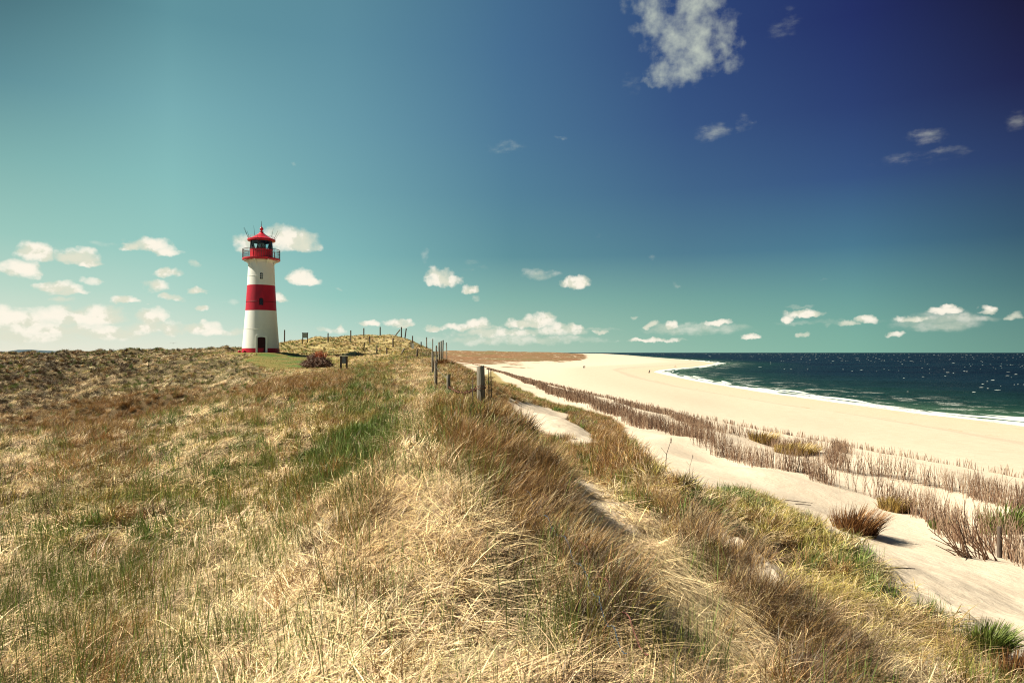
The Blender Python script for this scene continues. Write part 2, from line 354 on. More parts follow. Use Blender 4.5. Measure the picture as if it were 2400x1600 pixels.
# sand outline, walked on the ground
edge_px = [(1130,850),(1150,868),(1190,895),(1262,925),(1330,942),(1400,962),(1432,1000),(1450,1030),(1500,1082),(1560,1118),(1640,1130),(1710,1130),(1770,1152),(1830,1188),(1890,1225),(1990,1280),(2070,1350),(2155,1415),(2195,1460),(2265,1500),(2300,1545),(2325,1580)]
sand = []
for p in edge_px:
    h_ = hit(*p); sand.append((h_.x, h_.y))
sand += [(3.9, 4.4), (4.4, 2.5), (6, -5), (100, -50), (300, 300), (700, 3300), (420, 1500), (200, 900), (60, 640), (-25, 600), (-50, 560), (-30, 300), (-7.5, 100)]
strip = []
for p in [(1165,915),(1200,918),(1255,935),(1305,955),(1362,1000),(1385,1035),(1320,1040),(1250,1010),(1195,975),(1165,940)]:
    h_ = hit(*p); strip.append((h_.x, h_.y))
PATCH = []
for pl in ([(1300,1085),(1350,1105),(1400,1130),(1450,1190),(1500,1260),(1560,1340),(1520,1350),(1455,1300),(1405,1245),(1360,1195),(1310,1140)], [(1650,1215),(1712,1232),(1775,1290),(1840,1345),(1850,1400),(1775,1380),(1710,1330),(1668,1280)], [(2090,1470),(2180,1500),(2215,1567),(2120,1567)]):
    PATCH.append([(v.x, v.y) for v in (hit(a, b) for a, b in pl)])
STRIPE = [(v.x, v.y) for v in (hit(a, b) for a, b in [(1305,1075),(1380,1105),(1465,1180),(1545,1270),(1620,1350),(1740,1460),(1850,1567),(1520,1567),(1480,1450),(1450,1350),(1400,1250),(1350,1170)])]
def stripemask(x, y):
    wx = x + fbm(x / .8 + 7, y / .8, 2) * .2; wy = y + fbm(x / .8, y / .8 + 7, 2) * .2
    d = polydist(STRIPE, wx, wy); i = inpoly(STRIPE, wx, wy)
    return np.clip(.5 + np.where(i, d, -d) / .3, 0, 1)
def sandmask(x, y):
    """1 = bare sand, 0 = grown over"""
    wx = x + fbm(x / 1.6, y / 1.6, 2) * .35 * np.clip(np.hypot(x, y) / 12, .3, 3); wy = y + fbm(x / 1.6 + 40, y / 1.6, 2) * .35 * np.clip(np.hypot(x, y) / 12, .3, 3)
    def soft(poly, wd):
        i = inpoly(poly, wx, wy); d = polydist(poly, wx, wy)
        return np.clip(.5 + np.where(i, d, -d) / wd, 0, 1)
    m = soft(sand, .5)
    m = np.maximum(m, soft(strip, .6))
    r = np.hypot(x, y)
    for pl in PATCH: m = np.maximum(m, soft(pl, .25) * .9)
    m = np.maximum(m, sstep(r, 430, 460) * (x > -60))
    return m

# vegetation samples: place -> straw, green, red, brown, yellow, density, length, flattened
ZC = """1000 1200 .93 .04 .03 0 0 1 1 .97
1000 1450 .9 .09 .01 0 0 1 1 .92
850 1300 .9 .08 .02 0 0 1 1 .93
1250 1400 .93 .06 .01 0 0 1 1 .95
700 1500 .92 .07 .01 0 0 1 1 .85
1000 1100 .93 .03 .04 0 0 .9 .9 .97
850 1130 .9 .06 .04 0 0 .9 .9 .97
550 1250 .85 .12 .03 0 0 1 1 .8
500 1450 .85 .13 .02 0 0 1 1 .6
300 1500 .6 .36 .04 0 0 1 1 .5
100 1540 .55 .4 .05 0 0 1 1 .4
100 1350 .5 .42 .03 .02 .03 1 1 .4
300 1300 .55 .35 .03 .03 .04 1 1 .5
80 1180 .55 .35 .02 .05 .03 1 .9 .5
350 1150 .5 .35 .03 0 .12 1 .9 .5
200 1080 .62 .25 .1 .03 0 1 .9 .5
500 1100 .55 .4 .05 0 0 1 .9 .5
600 1000 .5 .3 .05 0 .15 1 .8 .5
400 1030 .52 .28 .05 0 .15 1 .8 .5
650 1080 .5 .33 .05 0 .12 1 .9 .6
150 1010 .45 .25 .3 0 0 1 .8 .3
100 965 .15 .1 .75 0 0 1 .8 0
300 930 .12 .08 .8 0 0 1 .8 0
220 945 .12 .1 .78 0 0 1 .8 0
390 918 .12 .1 .78 0 0 1 .8 0
560 892 .12 .1 .78 0 0 1 .8 0
20 985 .15 .1 .75 0 0 1 .8 0
480 905 .12 .1 .78 0 0 1 .8 0
650 880 .15 .1 .75 0 0 1 .8 0
500 950 .45 .3 .25 0 0 1 .8 .4
700 930 .45 .28 .1 0 .17 1 .8 .4
720 870 .3 .2 .4 0 .1 1 .7 .2
850 860 .4 .3 .2 0 .1 1 .7 .3
850 940 .4 .3 .1 0 .2 1 .8 .4
800 1030 .1 .85 .05 0 0 1 .9 0
770 1065 .15 .8 .05 0 0 1 .9 .1
870 1000 .15 .8 .05 0 0 1 .9 0
740 1000 .5 .4 .1 0 0 1 .8 .3
930 930 .3 .6 .1 0 0 1 .8 .2
940 880 .4 .35 .2 0 .05 1 .7 .2
1000 960 .3 .35 .35 0 0 1 .9 .2
1000 900 .25 .4 .35 0 0 1 .8 .1
960 900 .3 .45 .25 0 0 1 .8 .2
1030 930 .25 .3 .45 0 0 1 .8 .1
920 870 .35 .35 .3 0 0 1 .8 .2
980 1040 .6 .35 .05 0 0 1 .9 .6
960 845 .4 .25 .35 0 0 1 .7 .1
1080 870 .7 .1 .2 0 0 .8 .7 .6
1060 835 .15 .1 .75 0 0 1 .8 0
1110 880 .25 .2 .55 0 0 1 .8 0
1060 940 .1 .2 .7 0 0 1 1 0
1110 960 .1 .1 .8 0 0 1 1 0
1160 980 .1 .15 .75 0 0 1 1 0
1130 1040 .35 .15 .5 0 0 1 1 .2
1220 1000 .1 .2 .7 0 0 1 1 0
1250 1170 .25 .05 .5 .2 0 1 .85 0
1310 1230 .25 .05 .35 .35 0 1 .85 0
1230 1110 .3 .15 .55 0 0 1 1 .2
1280 1030 .15 .35 .5 0 0 1 1 0
1360 1060 .15 .25 .6 0 0 1 1 0
1340 1130 .9 .05 .05 0 0 .3 .8 .95
1400 1170 .92 .03 .05 0 0 .3 .8 .97
1450 1250 .95 .03 .02 0 0 .45 .9 .97
1550 1380 .97 .02 .01 0 0 .75 1 .98
1700 1530 .97 .02 .01 0 0 .9 1.1 .98
1430 1060 .15 .25 .5 0 0 1 1 0
1480 1120 .25 .2 .4 0 .15 1 1 .1
1540 1170 .2 .1 .55 .15 0 1 1 .1
1610 1240 .2 .05 .35 .4 0 1 .85 0
1690 1310 .1 .1 .35 .45 0 1 1 0
1690 1250 .6 .1 .1 0 .2 .25 .8 .3
1770 1330 .5 .1 .1 0 .3 .1 .8 .3
1800 1400 .2 .1 .4 .3 0 .9 1 .1
1880 1470 .15 .05 .35 .45 0 1 1 .1
1930 1520 .3 .05 .3 .35 0 1 1 .2
1560 1110 .25 .2 .1 0 .45 .9 .8 0
1700 1130 .25 .22 .05 0 .48 .9 .8 0
1640 1160 .3 .2 .1 0 .4 1 .9 .1
1750 1200 .3 .25 .05 0 .4 1 .9 .1
1780 1160 .2 .3 .05 0 .45 .9 .8 0
1870 1220 .25 .22 .05 0 .48 .9 .7 0
1850 1300 .35 .1 .1 0 .45 .8 .9 .2
1950 1300 .25 .2 .05 0 .5 .9 .8 0
2050 1330 .2 .3 .15 0 .35 .9 .8 0
2150 1400 .2 .15 .4 0 .25 1 .9 0
1980 1400 .35 .15 .05 0 .45 1 1 .2
2120 1480 .3 .3 .1 0 .3 .7 .9 .1
2000 1500 .6 .1 .1 0 .2 .35 .9 .5
2080 1560 .5 .2 .1 0 .2 .45 .9 .5
2240 1500 .2 .5 .1 .1 .1 .9 .9 0
2280 1560 .2 .5 .1 .1 .1 .9 .9 0
1400 1500 .6 .3 .1 0 0 1 1 .6
1450 1400 .45 .3 .15 .1 0 1 1 .4
1340 1330 .6 .2 .1 .1 0 1 1 .7
1380 1290 .3 .2 .2 .3 0 1 1 .3
1500 1540 .6 .3 .1 0 0 1 1 .5
1230 900 .1 .5 .25 0 .15 1 .9 0
1300 940 .15 .45 .3 0 .1 1 .9 0
1360 970 .15 .2 .6 .05 0 1 .9 0
1400 995 .1 .05 .75 .1 0 1 1 0
1190 885 .2 .3 .5 0 0 .9 .8 0
120 880 .3 .12 .1 .5 0 1 .9 .1
160 830 .2 .2 .1 .5 0 1 .9 .1
300 870 .45 .2 .05 .3 0 1 .9 .3
20 930 .4 .1 .1 .4 0 1 .9 .2
200 860 .25 .15 .15 .45 0 1 .9 .2
50 830 .2 .15 .2 .45 0 1 .9 .1
80 900 .55 .15 .05 .25 0 1 .9 .4
250 840 .2 .2 .15 .45 0 1 .9 .1
30 870 .15 .15 .2 .5 0 1 .9 .1
300 900 .65 .15 .05 .15 0 1 .9 .5
330 820 .3 .3 .1 .3 0 1 .8 .2
400 850 .55 .3 0 .15 0 1 .8 .4
500 830 .55 .35 0 .1 0 1 .7 .4
450 870 .5 .4 0 .1 0 1 .7 .4
560 855 .5 .4 0 .1 0 .9 .6 .4
620 860 .6 .3 .1 0 0 .9 .6 .5
700 800 .3 .3 .05 .05 .3 1 .7 .3
780 790 .35 .2 .12 .03 .3 1 .7 .3
870 790 .45 .2 .05 .03 .27 1 .7 .4
900 770 .45 .2 .05 .05 .25 1 .7 .4
960 780 .35 .15 .45 .05 0 1 .7 .1
990 792 .3 .1 .6 0 0 1 .7 .1
850 825 .45 .25 .05 0 .25 1 .7 .4
920 820 .45 .25 .05 0 .25 1 .7 .4
1000 820 .3 .2 .1 .4 0 1 .7 .2"""
zc = []
for ln_ in ZC.split('\n'):
    v = [float(q) for q in ln_.split()]
    h_ = hit(v[0], v[1])
    if h_ is None or h_.y > 400: continue
    zc.append([math.atan2(h_.x, h_.y) * 4.2, math.log(math.hypot(h_.x, h_.y)) * 1.5] + v[2:])
zc = np.array(zc)
def zones(x, y):
    jx = x + perlin(x / 1.1, y / 1.1) * .35 * np.clip(np.hypot(x, y) / 10, .4, 4); jy = y + perlin(x / 1.1 + 77, y / 1.1) * .35 * np.clip(np.hypot(x, y) / 10, .4, 4)
    a = np.arctan2(jx, jy) * 4.2; l = np.log(np.hypot(jx, jy) + .3) * 1.5
    out = np.zeros((len(x), 8)); ws = np.zeros(len(x))
    for c in zc:
        wgt = 1 / (((a - c[0]) ** 2 + (l - c[1]) ** 2) ** 1.7 + 2e-3)
        out += wgt[:, None] * c[None, 2:]; ws += wgt
    return out / ws[:, None]

# ------------------------------------------------------------------ mesh builders
def mesh_np(name, V, Fq, mats=(), smooth=False, parent=None, link=True):
    me = bpy.data.meshes.new(name)
    V = np.asarray(V, np.float32); Fq = np.asarray(Fq, np.int32)
    n = Fq.shape[1]
    me.vertices.add(len(V)); me.vertices.foreach_set('co', V.ravel())
    me.loops.add(Fq.size); me.loops.foreach_set('vertex_index', Fq.ravel())
    me.polygons.add(len(Fq)); me.polygons.foreach_set('loop_start', np.arange(0, Fq.size, n, dtype=np.int32))
    me.polygons.foreach_set('loop_total', np.full(len(Fq), n, np.int32))
    if smooth: me.polygons.foreach_set('use_smooth', np.ones(len(Fq), bool))
    me.update(calc_edges=True)
    for m in mats: me.materials.append(m)
    o = bpy.data.objects.new(name, me)
    if link: COL.objects.link(o)
    if parent: o.parent = parent
    return o
def fattr(o, name, a, dom='POINT'):
    at = o.data.attributes.new(name, 'FLOAT', dom); at.data.foreach_set('value', np.asarray(a, np.float32))
def cattr(o, name, a, dom='POINT'):
    a = np.asarray(a, np.float32)
    if a.shape[1] == 3: a = np.hstack([a, np.ones((len(a), 1), np.float32)])
    at = o.data.attributes.new(name, 'FLOAT_COLOR', dom); at.data.foreach_set('color', a.ravel())
def tag(o, label=None, cat=None, group=None, kind=None):
    if label: o['label'] = label
    if cat: o['category'] = cat
    if group: o['group'] = group
    if kind: o['kind'] = kind
    return o
def empty(name, loc, rz=0.0):
    o = bpy.data.objects.new(name, None); COL.objects.link(o); o.location = loc; o.rotation_euler = (0, 0, rz); o.empty_display_size = .2
    return o
class MB:
    def __init__(s): s.v = []; s.f = []
    def add(s, vs, fs):
        b = len(s.v); s.v += [tuple(q) for q in vs]; s.f += [tuple(i + b for i in f) for f in fs]
    def box(s, c, h, M=None):
        vs = [Vector((c[0] + h[0] * a, c[1] + h[1] * b_, c[2] + h[2] * d)) for a in (-1, 1) for b_ in (-1, 1) for d in (-1, 1)]
        if M: vs = [M @ q for q in vs]
        s.add(vs, [(0,1,3,2),(4,6,7,5),(0,4,5,1),(2,3,7,6),(0,2,6,4),(1,5,7,3)])
    def tube(s, pts, rad, n=8, cap=True):
        pts = [Vector(p) for p in pts]; rad = rad if hasattr(rad, '__len__') else [rad] * len(pts)
        b = len(s.v); prev = None
        for i, p in enumerate(pts):
            t = (pts[min(i + 1, len(pts) - 1)] - pts[max(i - 1, 0)]).normalized()
            if prev is None:
                a = t.orthogonal().normalized()
            else:
                a = (prev - t * prev.dot(t)).normalized()
            prev = a; c = t.cross(a)
            for k in range(n):
                an = 2 * math.pi * k / n
                s.v.append(tuple(p + (a * math.cos(an) + c * math.sin(an)) * rad[i]))
        for i in range(len(pts) - 1):
            for k in range(n):
                s.f.append((b + i * n + k, b + i * n + (k + 1) % n, b + (i + 1) * n + (k + 1) % n, b + (i + 1) * n + k))
        if cap:
            s.f.append(tuple(b + k for k in reversed(range(n)))); s.f.append(tuple(b + (len(pts) - 1) * n + k for k in range(n)))
    def lathe(s, prof, n=48, closed=False):
        b = len(s.v)
        for r, z in prof:
            for k in range(n):
                a = 2 * math.pi * k / n; s.v.append((r * math.cos(a), r * math.sin(a), z))
        m = len(prof)
        for i in range(m if closed else m - 1):
            j = (i + 1) % m
            for k in range(n):
                s.f.append((b + i * n + k, b + i * n + (k + 1) % n, b + j * n + (k + 1) % n, b + j * n + k))
    def build(s, name, mat, parent=None, smooth=False, bevel=0.0):
        me = bpy.data.meshes.new(name); me.from_pydata(s.v, [], s.f); me.update()
        bm = bmesh.new(); bm.from_mesh(me); bmesh.ops.recalc_face_normals(bm, faces=bm.faces)
        if bevel: bmesh.ops.bevel(bm, geom=bm.edges[:], offset=bevel, segments=2, affect='EDGES', clamp_overlap=True)
        bm.to_mesh(me); bm.free()
        if smooth:
            for p in me.polygons: p.use_smooth = True
            try: me.set_sharp_from_angle(angle=R(35))
            except Exception: pass
        for m in (mat if isinstance(mat, (list, tuple)) else [mat]): me.materials.append(m)
        o = bpy.data.objects.new(name, me); COL.objects.link(o)
        if parent: o.parent = parent
        return o

# ------------------------------------------------------------------ materials
def newmat(name):
    m = bpy.data.materials.new(name); m.use_nodes = True; nt = m.node_tree
    return m, nt, nt.nodes['Principled BSDF']
def setb(b, col=None, rough=None, spec=None, metal=None):
    if col: b.inputs['Base Color'].default_value = (*col, 1)
    if rough is not None: b.inputs['Roughness'].default_value = rough
    if spec is not None: b.inputs['Specular IOR Level'].default_value = spec
    if metal is not None: b.inputs['Metallic'].default_value = metal
def bump(nt, b, h, strength, dist):
    n = N(nt, 'ShaderNodeBump'); L(nt, h, n.inputs['Height']); n.inputs['Strength'].default_value = strength; n.inputs['Distance'].default_value = dist
    L(nt, n.outputs[0], b.inputs['Normal']); return n
def worn(name, col, col2, scale=6, rough=.5, spec=.3, stretch=(1, 1, .25), bs=.2, thr=(.45, .75)):
    m, nt, b = newmat(name); setb(b, col, rough, spec)
    tc = N(nt, 'ShaderNodeTexCoord'); v = vscale(nt, tc.outputs['Object'], stretch)
    n1 = noise(nt, v, scale, 6, .65)
    L(nt, mixc(nt, maprange(nt, n1, *thr), col, col2), b.inputs['Base Color'])
    bump(nt, b, noise(nt, v, scale * 4, 5, .6), bs, .02)
    return m
M_white = worn('white_paint', (.80, .80, .74), (.66, .67, .61), 1.6, .55, .3, (1, 1, .35), .02, (.5, .85))
M_red = worn('red_paint', (.46, .010, .032), (.33, .010, .028), 1.6, .5, .3, (1, 1, .35), .02)
M_redm = worn('red_metal_paint', (.54, .014, .030), (.40, .012, .028), 3, .38, .45, (1, 1, .6), .05)
M_dark = worn('dark_metal', (.03, .028, .035), (.05, .04, .04), 8, .5, .3)
M_rail = worn('railing_metal', (.10, .03, .035), (.05, .04, .05), 8, .5, .3)
M_door = worn('door_wood', (.035, .008, .010), (.05, .012, .012), 5, .6, .2, (3, 3, .3))
M_wood = worn('weathered_wood', (.24, .21, .165), (.07, .06, .05), 9, .85, .1, (1, 1, .12), .6, (.4, .65))
M_woodd = worn('dark_weathered_wood', (.13, .10, .08), (.05, .04, .035), 9, .85, .1, (1, 1, .12), .6, (.4, .65))
M_rust = worn('rusty_wire', (.16, .07, .04), (.06, .035, .03), 30, .8, .2, (1, 1, 1), .2)
M_blue = worn('blue_cord', (.07, .11, .16), (.14, .16, .18), 30, .7, .2, (1, 1, 1))
M_pink = worn('pink_cord', (.22, .08, .07), (.2, .10, .08), 30, .7, .2, (1, 1, 1))
M_gal = worn('grey_wire', (.25, .25, .24), (.15, .14, .13), 30, .5, .4, (1, 1, 1))
m, nt, b = newmat('lantern_glass'); M_glass = m
nt.nodes.remove(b)
g1 = N(nt, 'ShaderNodeBsdfTransparent'); g1.inputs[0].default_value = (.80, .90, .92, 1)
g2 = N(nt, 'ShaderNodeBsdfGlossy'); g2.inputs['Roughness'].default_value = .04
fr = N(nt, 'ShaderNodeFresnel'); fr.inputs[0].default_value = 1.45
ms = N(nt, 'ShaderNodeMixShader'); L(nt, fr.outputs[0], ms.inputs[0]); L(nt, g1.outputs[0], ms.inputs[1]); L(nt, g2.outputs[0], ms.inputs[2])
L(nt, ms.outputs[0], nt.nodes['Material Output'].inputs[0])
m, nt, b = newmat('window_glass'); M_pane = m; setb(b, (.012, .014, .018), .12, .6)
m, nt, b = newmat('lens_glass'); M_lens = m; setb(b, (.35, .42, .40), .08, .8)

# ground: sand, litter under the grass with gap shade painted in, wet sand, far heath
m, nt, b = newmat('dune_ground'); M_ground = m
setb(b, None, .95, .1)
geo = N(nt, 'ShaderNodeNewGeometry'); POS = geo.outputs['Position']
def attr(nt, name, out='Fac', ty='GEOMETRY'):
    a = N(nt, 'ShaderNodeAttribute', attribute_name=name, attribute_type=ty); return a.outputs[out]
a_s = attr(nt, 'sand'); a_sd = attr(nt, 'sd'); a_tint = attr(nt, 'tint', 'Color'); a_heath = attr(nt, 'heath')
sn = noise(nt, POS, .7, 5, .6); sn2 = noise(nt, POS, 9, 6, .7)
sandc = mixc(nt, maprange(nt, sn, .3, .7), (.475, .412, .338), (.51, .45, .378))
sandc = mixc(nt, math_(nt, 'MULTIPLY', maprange(nt, sn2, .62, .8), .4), sandc, (.42, .34, .24))
spk = noise(nt, POS, 160, 2, .5)
sandc = mixc(nt, maprange(nt, spk, .35, .7), mixc(nt, .08, sandc, (.3, .2, .12)), sandc)
sandc = mixc(nt, math_(nt, 'SUBTRACT', 1.0, maprange(nt, a_sd, 50, 75)), mixc(nt, 1.0, sandc, (1.2, 1.2, 1.2), 'MULTIPLY'), sandc)
wrk = noise(nt, POS, .06, 6, .7)
for s_, wd_ in ((20, .5), (36, .7)):
    lnn = math_(nt, 'ABSOLUTE', math_(nt, 'SUBTRACT', math_(nt, 'ADD', a_sd, math_(nt, 'MULTIPLY', wrk, 14)), s_))
    sandc = mixc(nt, math_(nt, 'MULTIPLY', math_(nt, 'SUBTRACT', 1.0, maprange(nt, lnn, 0, wd_)), maprange(nt, noise(nt, POS, .3, 5, .7), .45, .65)), sandc, (.30, .24, .17))
wetn = math_(nt, 'ADD', a_sd, math_(nt, 'MULTIPLY_ADD', noise(nt, POS, .05, 4, .6), 14, -7))
sandc = mixc(nt, maprange(nt, wetn, 2, 9), (.33, .25, .16), sandc)
sandc = mixc(nt, math_(nt, 'MULTIPLY', maprange(nt, wetn, 9, 40), .35), mixc(nt, .35, sandc, (.60, .42, .22)), sandc)
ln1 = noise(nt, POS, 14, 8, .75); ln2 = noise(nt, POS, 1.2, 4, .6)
lit = mixc(nt, maprange(nt, ln1, .45, .75), (.035, .024, .016), mixc(nt, .6, a_tint, (.05, .03, .02)))  # litter, its near-black tone painting the shade in gaps between blades
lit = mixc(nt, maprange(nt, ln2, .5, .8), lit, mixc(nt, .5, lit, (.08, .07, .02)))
hn = noise(nt, vscale(nt, POS, (1, .5, 1)), .035, 8, .72); hn2 = noise(nt, POS, .25, 6, .7)
heath = mixc(nt, maprange(nt, hn2, .3, .7), (.12, .065, .034), (.30, .165, .085))
heath = mixc(nt, maprange(nt, noise(nt, POS, .02, 5, .6), .45, .65), heath, (.17, .13, .06))
heath = mixc(nt, maprange(nt, noise(nt, vscale(nt, POS, (1, .35, 1)), .09, 6, .75), .56, .66), heath, (.46, .38, .27))
heath = mixc(nt, maprange(nt, math_(nt, 'ADD', hn, math_(nt, 'MULTIPLY', a_heath, -.42)), .28, .20), heath, heath)
hm = maprange(nt, math_(nt, 'ADD', math_(nt, 'MULTIPLY', a_heath, 1.0), math_(nt, 'MULTIPLY_ADD', hn, 1.8, -.9)), .38, .52)
lit = mixc(nt, attr(nt, 'thatch'), lit, mixc(nt, maprange(nt, ln2, .35, .7), a_tint, mixc(nt, .45, a_tint, (.12, .11, .03))))
lwn = mixc(nt, maprange(nt, noise(nt, POS, 2.2, 6, .7), .35, .65), (.115, .115, .03), (.22, .16, .055))
lwn = mixc(nt, maprange(nt, noise(nt, POS, .35, 4, .6), .5, .62), lwn, (.08, .13, .03))
lit = mixc(nt, attr(nt, 'lawn'), lit, lwn)
c = mixc(nt, a_s, lit, sandc)
c = mixc(nt, hm, c, heath)
L(nt, c, b.inputs['Base Color'])
rp = N(nt, 'ShaderNodeTexWave', wave_type='BANDS', bands_direction='DIAGONAL'); L(nt, POS, rp.inputs[0]); rp.inputs['Scale'].default_value = 2.2; rp.inputs['Distortion'].default_value = 9; rp.inputs['Detail'].default_value = 3; rp.inputs['Detail Scale'].default_value = 1.2
hsum = math_(nt, 'ADD', math_(nt, 'MULTIPLY', rp.outputs[1], .012), math_(nt, 'ADD', math_(nt, 'MULTIPLY', noise(nt, POS, 3, 6, .65), .10), math_(nt, 'MULTIPLY', spk, .003)))
bump(nt, b, hsum, .4, 1.0)

# water
m, nt, b = newmat('sea_water'); M_water = m
geo = N(nt, 'ShaderNodeNewGeometry'); POS = geo.outputs['Position']
a_sd = attr(nt, 'sd')
off = math_(nt, 'MULTIPLY', a_sd, -1.0)
wvn = noise(nt, vscale(nt, POS, (1, 1, 1)), .012, 4, .6)
offn = math_(nt, 'ADD', off, math_(nt, 'MULTIPLY_ADD', wvn, 90, -45))
deep = mixc(nt, maprange(nt, noise(nt, POS, .0035, 4, .6), .35, .65), (.003, .011, .019), (.004, .015, .024))
deep = mixc(nt, maprange(nt, noise(nt, vscale(nt, POS, (.35, 1, 1)), .02, 5, .65), .4, .65), deep, (.002, .006, .014))
wc = mixc(nt, maprange(nt, offn, 0, 110), (.007, .028, .020), deep)
wc = mixc(nt, maprange(nt, offn, -15, 25), (.035, .078, .045), wc)
fo1 = noise(nt, vscale(nt, POS, (1, 1, 1)), .09, 7, .72)
fo2 = noise(nt, POS, .5, 7, .8)
edge = math_(nt, 'SUBTRACT', 1.0, maprange(nt, math_(nt, 'ADD', off, math_(nt, 'MULTIPLY_ADD', noise(nt, POS, .035, 5, .6), 14, -7)), -6, 1, smooth=False))
f_ = math_(nt, 'ADD', edge, math_(nt, 'MULTIPLY_ADD', fo1, 1.4, -.72))
foam = maprange(nt, f_, .32, .55)
lace = math_(nt, 'SUBTRACT', 1.0, maprange(nt, math_(nt, 'ABSOLUTE', math_(nt, 'SUBTRACT', fo2, .5)), 0, .07))
patch = math_(nt, 'MULTIPLY', maprange(nt, fo1, .52, .62), math_(nt, 'SUBTRACT', 1.0, maprange(nt, off, 12, 42)))
foam = math_(nt, 'MAXIMUM', foam, math_(nt, 'MULTIPLY', math_(nt, 'MULTIPLY', lace, patch), .8))
L(nt, mixc(nt, foam, wc, (.60, .61, .57)), b.inputs['Base Color'])
L(nt, math_(nt, 'MULTIPLY_ADD', foam, .5, .38), b.inputs['Roughness'])
L(nt, math_(nt, 'MULTIPLY_ADD', foam, 0.0, .10), b.inputs['Specular IOR Level'])
b.inputs['IOR'].default_value = 1.2
wb = math_(nt, 'ADD', math_(nt, 'MULTIPLY', noise(nt, vscale(nt, POS, (1, .45, 1)), .11, 5, .6), 3.0), math_(nt, 'ADD', math_(nt, 'MULTIPLY', noise(nt, vscale(nt, POS, (1, .6, 1)), .7, 5, .6), .6), math_(nt, 'MULTIPLY', noise(nt, POS, .02, 3, .5), 5)))
bump(nt, b, wb, .9, 1.0)
m, nt, b = newmat('sea_foam'); M_foam = m; setb(b, (.46, .50, .47), .9, .1)

# grass blades: colour of the clump times a little of each blade's own
def grassmat(name, fixed=None):
    m, nt, b = newmat(name)
    nt.nodes.remove(b)
    tint = attr(nt, 'tint', 'Color', 'INSTANCER') if fixed is None else None
    bv = attr(nt, 'bv')
    base = tint if fixed is None else fixed
    k = N(nt, 'ShaderNodeHueSaturation'); k.inputs['Saturation'].default_value = 1.0
    if fixed is None: L(nt, base, k.inputs['Color'])
    else: k.inputs['Color'].default_value = (*fixed, 1)
    L(nt, math_(nt, 'MULTIPLY_ADD', bv, 1.1, .25), k.inputs['Value'])
    L(nt, math_(nt, 'MULTIPLY_ADD', bv, .03, .487), k.inputs['Hue'])
    d = N(nt, 'ShaderNodeBsdfDiffuse'); t = N(nt, 'ShaderNodeBsdfTranslucent'); gl = N(nt, 'ShaderNodeBsdfGlossy')
    L(nt, k.outputs[0], d.inputs[0]); L(nt, k.outputs[0], t.inputs[0])
    mx = N(nt, 'ShaderNodeMixShader'); mx.inputs[0].default_value = .10; L(nt, d.outputs[0], mx.inputs[1]); L(nt, t.outputs[0], mx.inputs[2])
    gl.inputs['Roughness'].default_value = .45; gl.inputs[0].default_value = (.9, .9, .8, 1)
    m2 = N(nt, 'ShaderNodeMixShader'); m2.inputs[0].default_value = .035; L(nt, mx.outputs[0], m2.inputs[1]); L(nt, gl.outputs[0], m2.inputs[2])
    L(nt, m2.outputs[0], nt.nodes['Material Output'].inputs[0])
    return m
M_grass = grassmat('grass_blades')

# ------------------------------------------------------------------ ground mesh
naz = 900
azs = np.concatenate([np.linspace(-1.9, -.72, 60, endpoint=False), np.linspace(-.72, .72, naz), np.linspace(.72, 1.9, 60)[1:]])
rs = np.concatenate([[.02, .4, .8, 1.2], np.exp(np.linspace(math.log(1.6), math.log(200), 620)), np.exp(np.linspace(math.log(203), math.log(9000), 220))])
AA, RR = np.meshgrid(azs, rs, indexing='ij')
gx = (RR * np.sin(AA)).ravel(); gy = (RR * np.cos(AA)).ravel()
sdg = shore_sd(gx, gy)
gz = height(gx, gy, sdg)
ni, nj = AA.shape
idx = np.arange(ni * nj).reshape(ni, nj)
fq = np.stack([idx[:-1, :-1], idx[1:, :-1], idx[1:, 1:], idx[:-1, 1:]], -1).reshape(-1, 4)[:, ::-1]
keep = (gz[fq].max(1) > -3)
ground = mesh_np('ground', np.stack([gx, gy, gz], 1), fq[keep], [M_ground], smooth=True)
tag(ground, kind='structure', label='sandy dune ground and pale beach')
sm = sandmask(gx, gy)
COLR = {'straw': (.80, .60, .36), 'green': (.185, .25, .055), 'red': (.40, .225, .09), 'brown': (.12, .07, .04), 'yellow': (.50, .38, .12)}
CK = np.array([COLR[k] for k in ('straw', 'green', 'red', 'brown', 'yellow')])
rg = np.hypot(gx, gy)
zz = np.zeros((len(gx), 8)); near = rg < 420
zz[near] = zones(gx[near], gy[near]); zz[~near] = [.4, .3, .1, .2, 0, 1, 1, 0]
mixc_ = (zz[:, :5] @ CK) / np.maximum(zz[:, :5].sum(1), .01)[:, None]
dl = np.hypot((gx + .325 * gy) / (.07 * np.maximum(gy, 1)), (gy - 70) / 15) + .12 * fbm(gx / 2, gy / 2, 2)
lawnm = np.maximum(1 - sstep(dl, .9, 1.1), 1 - sstep(np.hypot(gx - LHX, gy - LHY), 3.5, 5)) * (rg < 130)
lawnc = np.array([.42, .38, .11])[None] * (1 + .35 * fbm(gx / 2.5, gy / 2.5, 3))[:, None] + np.array([.08, .02, 0])[None] * np.clip(fbm(gx / 4 + 5, gy / 4, 2), 0, 1)[:, None]
sandc_ = np.array([.55, .43, .27])[None]
bare = np.clip(1 - zz[:, 5], 0, 1) * 1.0
tint = mixc_ * .8
tint = tint * (1 - lawnm[:, None]) + lawnc * lawnm[:, None]
sfac = np.clip(np.maximum(sm, sstep(bare + .25 * fbm(gx / .8, gy / .8, 2), .15, .7) * near), 0, 1)
sfac = np.maximum(sfac, near * (1 - lawnm) * np.clip((zz[:, 0] - .5) / .4, 0, .62) * (rg < 10) * (.75 + fbm(gx / .5, gy / .5, 2)))
